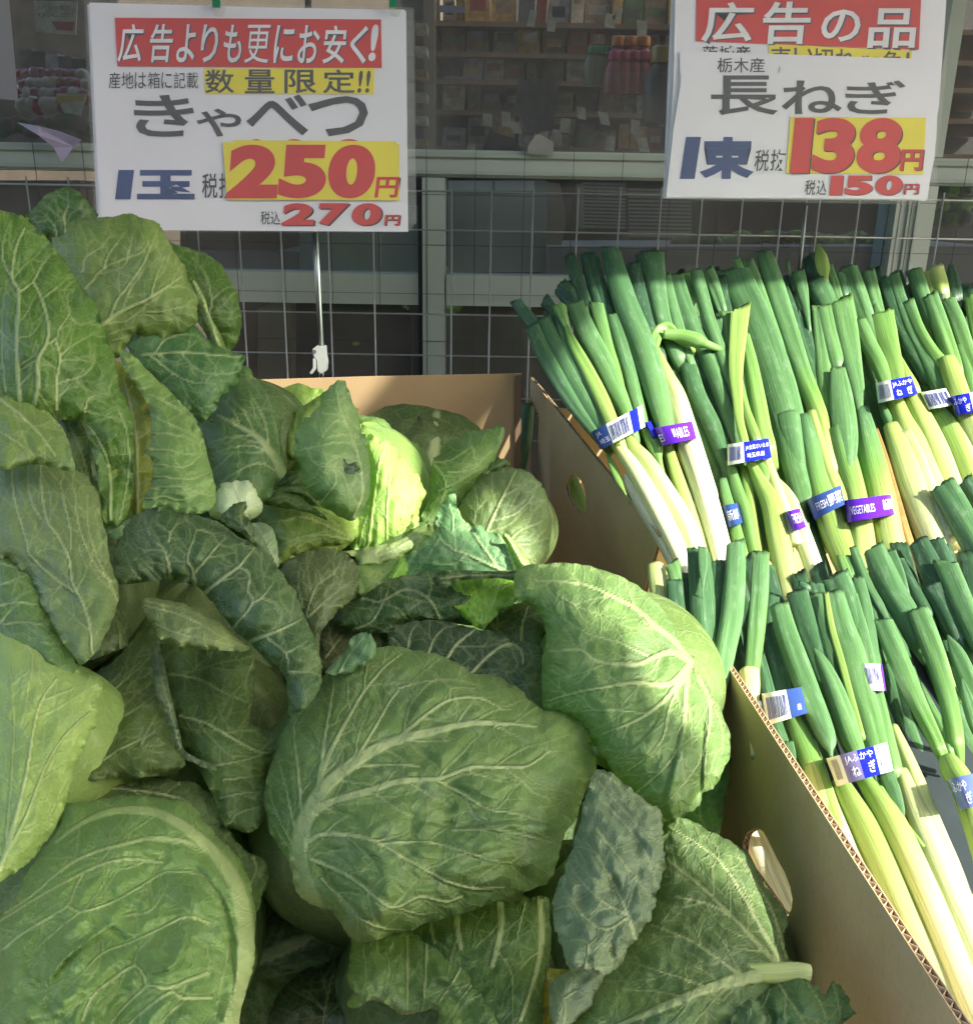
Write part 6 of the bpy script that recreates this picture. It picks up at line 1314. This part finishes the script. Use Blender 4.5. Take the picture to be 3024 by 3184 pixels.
# D
b = bunch('shaded leek bunch with dark FRESH tape in the middle of the far carton', 2560, 1580, 1.1)
T(b,'L4',[(60,0,200),(100,200,190),(150,450,150),(170,640,90)],.80,.74,1.2,kind='hid')
T(b,'L4',[(180,0,120),(240,250,150),(290,480,150),(360,700,200),(450,950,200),(540,1180,180)],.88,.36,.5,kind='hid',gmid=.5)
T(b,'L4',[(240,-40,80),(300,180,95),(370,400,110),(440,560,115),(520,760,110),(580,960,110)],.40,.38,.3,kind='hid')
T(b,'L4',[(200,640,80),(250,900,90),(330,1150,100)],.98,.95,2.2,kind='hid')
tape(b,'L4',[(205,625),(465,515),(498,662),(265,780)],wback,-.024,M['navy'],[('FRESH',.18,.52,.3,.68,INK,.0),('野菜',.56,.97,.22,.82,INK,.012)],.014)

# E
b = bunch('leek bunch with violet VEGETABLES tape in front of an orange stem', 2700, 1500, 1.08)
T(b,'L2',[(735,500,65),(765,760,85),(800,1050,110),(860,1350,130),(900,1600,140)],.74,.66,.6)
T(b,'L2',[(905,470,175),(950,700,165),(1000,950,130),(1040,1150,90),(1050,1320,16)],.70,.76,-.3,kind='cut')
T(b,'L2',[(790,500,100),(830,700,110),(880,900,110)],.72,.7,.2)
T(b,'L2',[(890,950,100),(915,1150,150),(945,1400,160),(965,1600,110),(975,1750,14)],.74,.78,-1.0,flat=.4)
T(b,'L4',[(440,100,150),(490,300,180),(560,520,165),(600,700,165),(630,900,175),(650,1100,180)],.72,.30,.0,kind='hid',gmid=.42)
T(b,'L4',[(620,-60,120),(680,200,170),(740,450,195),(800,700,190),(840,900,185),(900,1120,180)],.90,.28,.3,kind='hid',gmid=.38)
tape(b,'L4',[(492,632),(848,585),(878,740),(522,800)],wback,-.028,M['purple'],[('VEGETABLES',.10,.62,.3,.68,INK,.0),('新鮮',.80,1.0,.28,.8,INK,.01)],.016)
b2 = bunch('thin orange brown dried stem between the leek bunches', 2800, 1650, 1.05, None)
ORG = plain('dried_stem', (.42, .20, .07), .5, scale=30, var=.3)
o = T(b2,'L4',[(745,80,14),(800,280,42),(870,540,55),(950,820,60),(1020,1050,60),(1085,1300,20)],.1,.1,.1,kind='point',name='dried_leaf'); o.data.materials[0] = ORG

# F
b = bunch('leek bunch with bright blue tape lettered in white, forked pale shafts', 2850, 1250, 1.15)
T(b,'L2',[(965,215,115),(1030,400,125),(1095,590,120),(1150,760,100)],.78,.72,1.0)
T(b,'L2',[(1110,240,90),(1150,420,95),(1190,560,80)],.76,.7,1.2)
T(b,'L2',[(900,270,80),(950,420,80),(1000,600,70)],.9,.85,1.4)
T(b,'L2',[(1045,600,90),(1110,760,105),(1190,920,105),(1240,1060,85)],.72,.58,.2)
T(b,'L2',[(1190,560,190),(1235,720,165),(1290,880,120),(1330,1060,100)],.60,.50,.0,flat=.4)
T(b,'L2',[(1165,480,20),(1190,560,60),(1230,600,60)],.72,.7,.5,kind='point')
T(b,'L2',[(1330,850,30),(1380,980,70),(1430,1100,100)],.48,.40,.4,kind='point')
T(b,'L2',[(1290,1130,90),(1360,1330,130),(1420,1480,180),(1500,1700,210),(1590,1900,220)],.46,.22,.1,kind='hid')
T(b,'L4',[(850,60,110),(930,260,180),(1010,500,210),(1120,800,200),(1190,980,190)],.40,.14,.2,kind='hid')
T(b,'L4',[(960,120,120),(1070,360,160),(1170,620,170),(1260,880,120),(1285,1040,16)],.30,.05,-.3,kind='hid')
T(b,'L2',[(1420,1150,110),(1520,1350,140),(1620,1560,150),(1720,1800,140)],.42,.20,.0,kind='hid')
T(b,'L2',[(1380,1160,70),(1470,1450,100),(1580,1800,110)],.38,.3,.6,kind='hid')
T(b,'L2',[(1200,1200,50),(1260,1330,70),(1330,1420,40)],.8,.6,.6,kind='hid')
tape(b,'L2',[(1165,1055),(1425,1005),(1475,1135),(1185,1205)],wback,-.030,M['clear'],[('bar',.05,.36,.15,.85,BARK),('JAふかや',.44,.97,.56,.88,INK,.0),('ね',.50,.64,.12,.46,INK,.01),('ぎ',.78,.92,.10,.50,INK,.01)],.018,[(.42,1.0,M['blue'])])
# G
b = bunch('forked leek bunch at the right edge with barcode tape', 3000, 1300, 1.12)
T(b,'L2',[(1290,265,85),(1340,440,95),(1420,660,105),(1520,860,110),(1640,1100,120),(1730,1300,110)],.85,.80,1.0)
T(b,'L2',[(1215,290,80),(1290,500,90),(1400,760,100),(1540,1000,110)],.96,.9,1.6)
T(b,'L2',[(1450,235,105),(1500,400,110),(1560,580,100)],.78,.76,.9)
T(b,'L2',[(1575,230,150),(1620,380,140)],.34,.5,1.2)
T(b,'L2',[(1715,190,30),(1720,300,95),(1740,420,110)],.98,.95,1.8,kind='point')
T(b,'L2',[(1830,360,110),(1860,480,110)],.98,.95,1.8)
T(b,'L2',[(1405,460,80),(1480,660,80),(1570,820,90),(1650,930,100)],.74,.52,.2)
T(b,'L2',[(1560,420,105),(1630,620,112),(1700,830,115),(1740,950,110)],.76,.55,.0)
T(b,'L2',[(1690,450,95),(1760,620,110),(1840,860,115),(1900,1000,110)],.76,.60,.2)
T(b,'L2',[(1870,420,100),(1900,600,110),(1960,900,110)],.6,.5,.4)
T(b,'L2',[(1680,890,120),(1725,1010,140),(1790,1180,140),(1850,1350,145),(1930,1560,150)],.46,.24,-.2,kind='hid')
T(b,'L2',[(1780,790,60),(1840,980,70),(1880,1150,60)],.72,.6,.4,kind='hid')
T(b,'L2',[(1560,1220,120),(1660,1350,160),(1740,1500,160),(1850,1750,160)],.58,.30,.6,kind='hid')
T(b,'L2',[(1760,1340,60),(1830,1540,110),(1900,1700,110)],.3,.12,.2,kind='hid')
tape(b,'L2',[(1490,1125),(1680,1095),(1740,1215),(1550,1252)],wback,-.018,M['clear'],[('bar',.08,.95,.15,.85,BARK)],.010)
tape(b,'L2',[(1715,1155),(1960,1105),(1980,1245),(1760,1292)],wback,-.034,M['blue'],[('ふかや',.02,.42,.52,.86,INK,.0),('ぎ',.34,.5,.08,.48,INK,.01)],.014,[(.55,1.0,M['clear'])])
b = bunch('dark leek tips with one bright yellow pointed leaf beside the sign pole', 2560, 850, 1.35)
T(b,'L2',[(685,130,110),(730,260,120),(800,420,110)],.98,.92,1.6)
T(b,'L2',[(745,40,12),(765,130,78),(785,220,85),(800,300,40)],.46,.42,-.2,kind='point',flat=.2)
T(b,'L2',[(820,200,60),(860,330,70),(900,450,60)],.72,.74,1.3)
T(b,'L2',[(730,320,160),(790,450,160),(850,580,120)],.86,.8,.9)
T(b,'L2',[(890,260,70),(930,400,70)],.88,.9,1.2)

# ---------------- near carton
W = wfront
b = bunch('leek bunch in the near carton standing against its left corner', 2230, 1850, .85)
T(b,'L5',[(90,260,120),(110,420,130),(150,650,130),(190,850,120)],.32,.30,2.6,W,kind='hid')
T(b,'L5',[(208,240,95),(235,340,95),(250,500,90)],.70,.7,1.2,W)
T(b,'L5',[(225,370,115),(250,600,115),(300,850,110),(340,1050,100)],.95,.9,.8,W)
T(b,'L5',[(400,150,150),(420,400,165),(440,700,170),(470,950,160)],.90,.84,.3,W)
T(b,'L5',[(430,120,60),(435,260,62),(432,440,10)],.82,.84,-.9,W,flat=.3)
T(b,'L5',[(555,230,110),(530,500,125),(490,800,120)],.92,.85,.8,W)
T(b,'L5',[(320,320,70),(350,600,80)],.92,.9,1.4,W)
T(b,'L5',[(675,85,120),(668,300,140),(645,600,155),(600,850,150),(560,1080,130)],.80,.72,-.5,W)
T(b,'L5',[(855,165,120),(845,450,128),(820,750,120),(790,1040,100),(775,1150,100)],.78,.62,-.5,W)
T(b,'L5',[(770,1030,140),(785,1150,120),(795,1300,90)],.30,.12,-.7,W,kind='hid')
T(b,'L5',[(940,480,90),(930,700,100),(960,950,110),(1010,1180,110)],.96,.9,1.6,W)
tape(b,'L5',[(780,1250),(858,1240),(905,1420),(830,1330)],W,-.012,M['ink'],[('bar',.35,.95,.2,.8,BARK)],.003)
b = bunch('leek bunch in the near carton with barcode tape behind the glossy leaf', 2430, 2250, .8)
T(b,'L5',[(900,700,100),(960,950,120),(1020,1200,120),(1080,1430,110)],.94,.88,.7,W)
T(b,'L5',[(840,900,80),(900,1150,100),(960,1400,100),(1010,1560,110),(1070,1720,90),(1110,1850,60)],.90,.86,.7,W)
T(b,'L5',[(1060,1540,60),(1080,1650,60),(1090,1740,14)],.86,.86,-.2,W)
T(b,'L5',[(1080,1350,100),(1160,1530,140),(1230,1700,155),(1300,1900,150)],.66,.44,.4,W,kind='hid')
T(b,'L6',[(150,380,100),(200,560,130),(260,740,130),(350,940,120),(450,1150,90),(560,1380,70)],.46,.02,.5,W,kind='hid',gmid=.2)
tape(b,'L5',[(860,1190),(1150,1140),(1195,1330),(895,1425)],W,-.020,M['clear'],[('bar',.08,.56,.15,.85,BARK),('産',.80,.9,.2,.42,INK,.0)],.014,[(.62,1.0,M['navy'])])
b = bunch('foremost leek bunch with blue JA tape across its green leaves', 2700, 2600, .7)
T(b,'L5',[(1120,450,150),(1190,700,155),(1280,950,140),(1380,1250,120),(1470,1500,110)],.92,.86,.9,W)
T(b,'L5',[(1130,400,60),(1180,430,80)],.9,.9,1.6,W)
T(b,'L5',[(1265,465,120),(1330,700,115),(1400,950,100),(1440,1150,60)],.80,.84,.6,W)
T(b,'L5',[(1400,340,190),(1460,500,190),(1540,800,170),(1600,1100,130)],.84,.82,.9,W)
T(b,'L5',[(1250,390,110),(1300,600,110)],.92,.9,1.5,W)
T(b,'L5',[(990,545,130),(1050,760,150),(1130,980,160),(1210,1200,158),(1290,1400,145),(1345,1540,110),(1365,1630,30)],.76,.80,-1.0,W,flat=.7)
T(b,'L5',[(1242,860,14),(1300,960,85),(1380,1140,125),(1450,1330,140),(1510,1500,135),(1560,1620,115)],.78,.66,-.4,W,kind='point')
T(b,'L5',[(1385,450,130),(1440,700,175),(1510,900,190),(1570,1150,190),(1640,1380,180),(1700,1600,160)],.76,.68,-.2,W,flat=.5)
T(b,'L5',[(1330,450,30),(1370,700,45),(1440,950,50),(1520,1250,50),(1590,1480,40)],.48,.52,-.6,W)
T(b,'L5',[(1560,345,85),(1610,560,95),(1650,800,95),(1680,1000,80)],.84,.8,.4,W)
T(b,'L5',[(1520,460,70),(1580,720,100),(1640,980,110),(1700,1250,120),(1770,1550,125),(1820,1750,120)],.82,.62,.3,W)
T(b,'L5',[(1660,700,50),(1690,900,70),(1700,1050,60)],.8,.78,.8,W)
T(b,'L6',[(340,600,90),(400,720,130),(480,870,160),(580,1080,158),(700,1350,148),(830,1620,138),(960,1860,130),(1030,2020,130)],.52,.10,.2,W,kind='hid')
T(b,'L6',[(470,580,80),(550,700,115),(620,820,150),(720,1020,155),(840,1280,155),(960,1560,158),(1060,1800,160),(1150,2020,160)],.56,.06,-.3,W,kind='hid',gmid=.16)
T(b,'L6',[(600,560,80),(640,660,80),(680,770,50),(694,840,14)],.84,.78,-.8,W)
T(b,'L6',[(690,540,60),(760,740,105),(850,960,125),(960,1220,140),(1080,1500,145),(1180,1750,140)],.30,.0,.5,W,kind='hid')
T(b,'L6',[(640,290,50),(700,440,80),(780,620,88),(870,850,95),(980,1120,110),(1080,1380,118),(1200,1700,120)],.36,.0,.8,W,kind='hid')
T(b,'L6',[(560,640,50),(590,700,60),(640,760,40)],.55,.5,-.6,W,kind='hid')
tape(b,'L5',[(1330,1662),(1775,1545),(1820,1750),(1408,1868)],W,-.036,M['clear'],[('bar',.05,.15,.2,.9,M['grey']),('JAふかや',.27,.74,.60,.92,INK,.0),('ね',.33,.47,.14,.50,INK,.012),('ぎ',.62,.74,.14,.56,INK,.012),('bar',.82,.97,.25,.92,BARK)],.022,[(.22,.50,plain('grey_violet_tape', (.16, .15, .30), .3, bump=0)),(.50,.78,M['blue']),(.78,1.0,M['ink'])])
tape(b,'L5',[(1590,968),(1740,975),(1768,1170),(1640,1165)],W,-.010,M['ink'],[('bar',.10,.80,.25,.85,BARK)],.004,[(.90,1.0,M['purple'])])
b = bunch('forked leek bunch at the right edge of the near carton', 2950, 2400, .8)
T(b,'L4',[(785,1560,140),(860,1740,150),(950,1950,145),(1050,2180,130),(1160,2400,110),(1220,2530,100)],.78,.56,.0,W)
T(b,'L4',[(720,1550,60),(760,1700,60)],.8,.8,.8,W)
T(b,'L4',[(1055,1475,145),(1120,1640,155),(1200,1850,150),(1270,2080,135),(1320,2300,125),(1350,2480,115)],.76,.54,-.1,W)
T(b,'L4',[(1115,1450,24),(1190,1650,32),(1270,1850,30),(1330,2020,16)],.42,.5,-.6,W)
T(b,'L6',[(950,470,90),(985,540,130),(1040,640,130),(1090,800,120),(1150,1000,120)],.50,.36,-.2,W,kind='hid')
T(b,'L6',[(798,40,10),(850,170,48),(910,290,55),(960,420,40)],.74,.62,.3,W,kind='point')
T(b,'L4',[(1285,1665,14),(1350,1790,100),(1420,1950,130),(1500,2150,130)],.80,.7,-.3,W,kind='point')
T(b,'L6',[(1030,20,14),(1060,130,60),(1100,260,70)],.8,.7,-.6,W,kind='point')
tape(b,'L6',[(945,590),(1130,548),(1150,730),(1022,765)],W,-.026,plain('slate_tape', (.09, .13, .30), .3, bump=0),[('ふかや',.05,.52,.55,.88,INK,.0),('ぎ',.40,.62,.12,.5,INK,.01)],.012)
b = bunch('glossy dark leek leaves at the back right of the near carton', 2900, 1900, .95)
T(b,'L4',[(720,1000,150),(780,1150,175),(870,1350,185),(970,1520,180),(1050,1700,150)],.82,.84,1.1,W)
T(b,'L4',[(850,1020,70),(910,1180,80),(960,1330,60)],.84,.84,1.6,W)
T(b,'L4',[(560,990,55),(610,1130,70),(680,1300,75),(760,1440,75),(820,1550,50)],.82,.86,1.2,W)
T(b,'L4',[(465,1060,60),(500,1160,70),(560,1300,60)],.6,.8,1.6,W)
T(b,'L4',[(520,1060,60),(560,1200,70)],.62,.8,1.8,W)
T(b,'L4',[(1060,950,140),(1140,1130,170),(1240,1340,170),(1350,1560,160)],.97,.92,2.0,W)
T(b,'L4',[(1190,940,120),(1280,1150,120)],.97,.92,2.3,W)
T(b,'L4',[(900,1080,90),(1000,1300,120),(1100,1500,130)],.97,.95,2.3,W)
T(b,'L4',[(1170,1290,180),(1280,1480,180),(1380,1700,160)],.95,.93,1.6,W)
T(b,'L4',[(1270,1115,160),(1340,1280,165),(1420,1470,160),(1520,1700,150)],.82,.78,.5,W)
T(b,'L4',[(1245,520,190),(1330,660,195),(1430,850,195),(1540,1060,190)],.86,.84,.2,W,dw=.05)
T(b,'L4',[(1420,480,110),(1480,600,120),(1560,760,120)],.94,.9,.9,W,dw=.05)
# loose white shaft low behind the hand hole
b = bunch('white leek shaft showing bright through the hand hole of the near carton', 2430, 2750, .66, None)
for q_ in range(3):
    T(b,'N',[(2270+q_*30,2480,50),(2345+q_*30,2620,62),(2410+q_*30,2780,62),(2490+q_*28,2960,60)],.06,.0,0,wf=lambda y: .88 - (y-2480)*.15/480,kind='hid')
b = bunch('green leek showing through the small hand hole of the far carton', 1770, 1560, 1.3, None)
T(b,'K',[(860,540,70),(900,640,80),(950,760,80),(1000,880,70)],.7,.5,0,wf=lambda y: 1.34,kind='hid')
T(b,'K',[(690,240,60),(680,380,60),(640,560,70),(600,700,60)],.85,.8,0,wf=lambda y: 1.40,kind='hid')
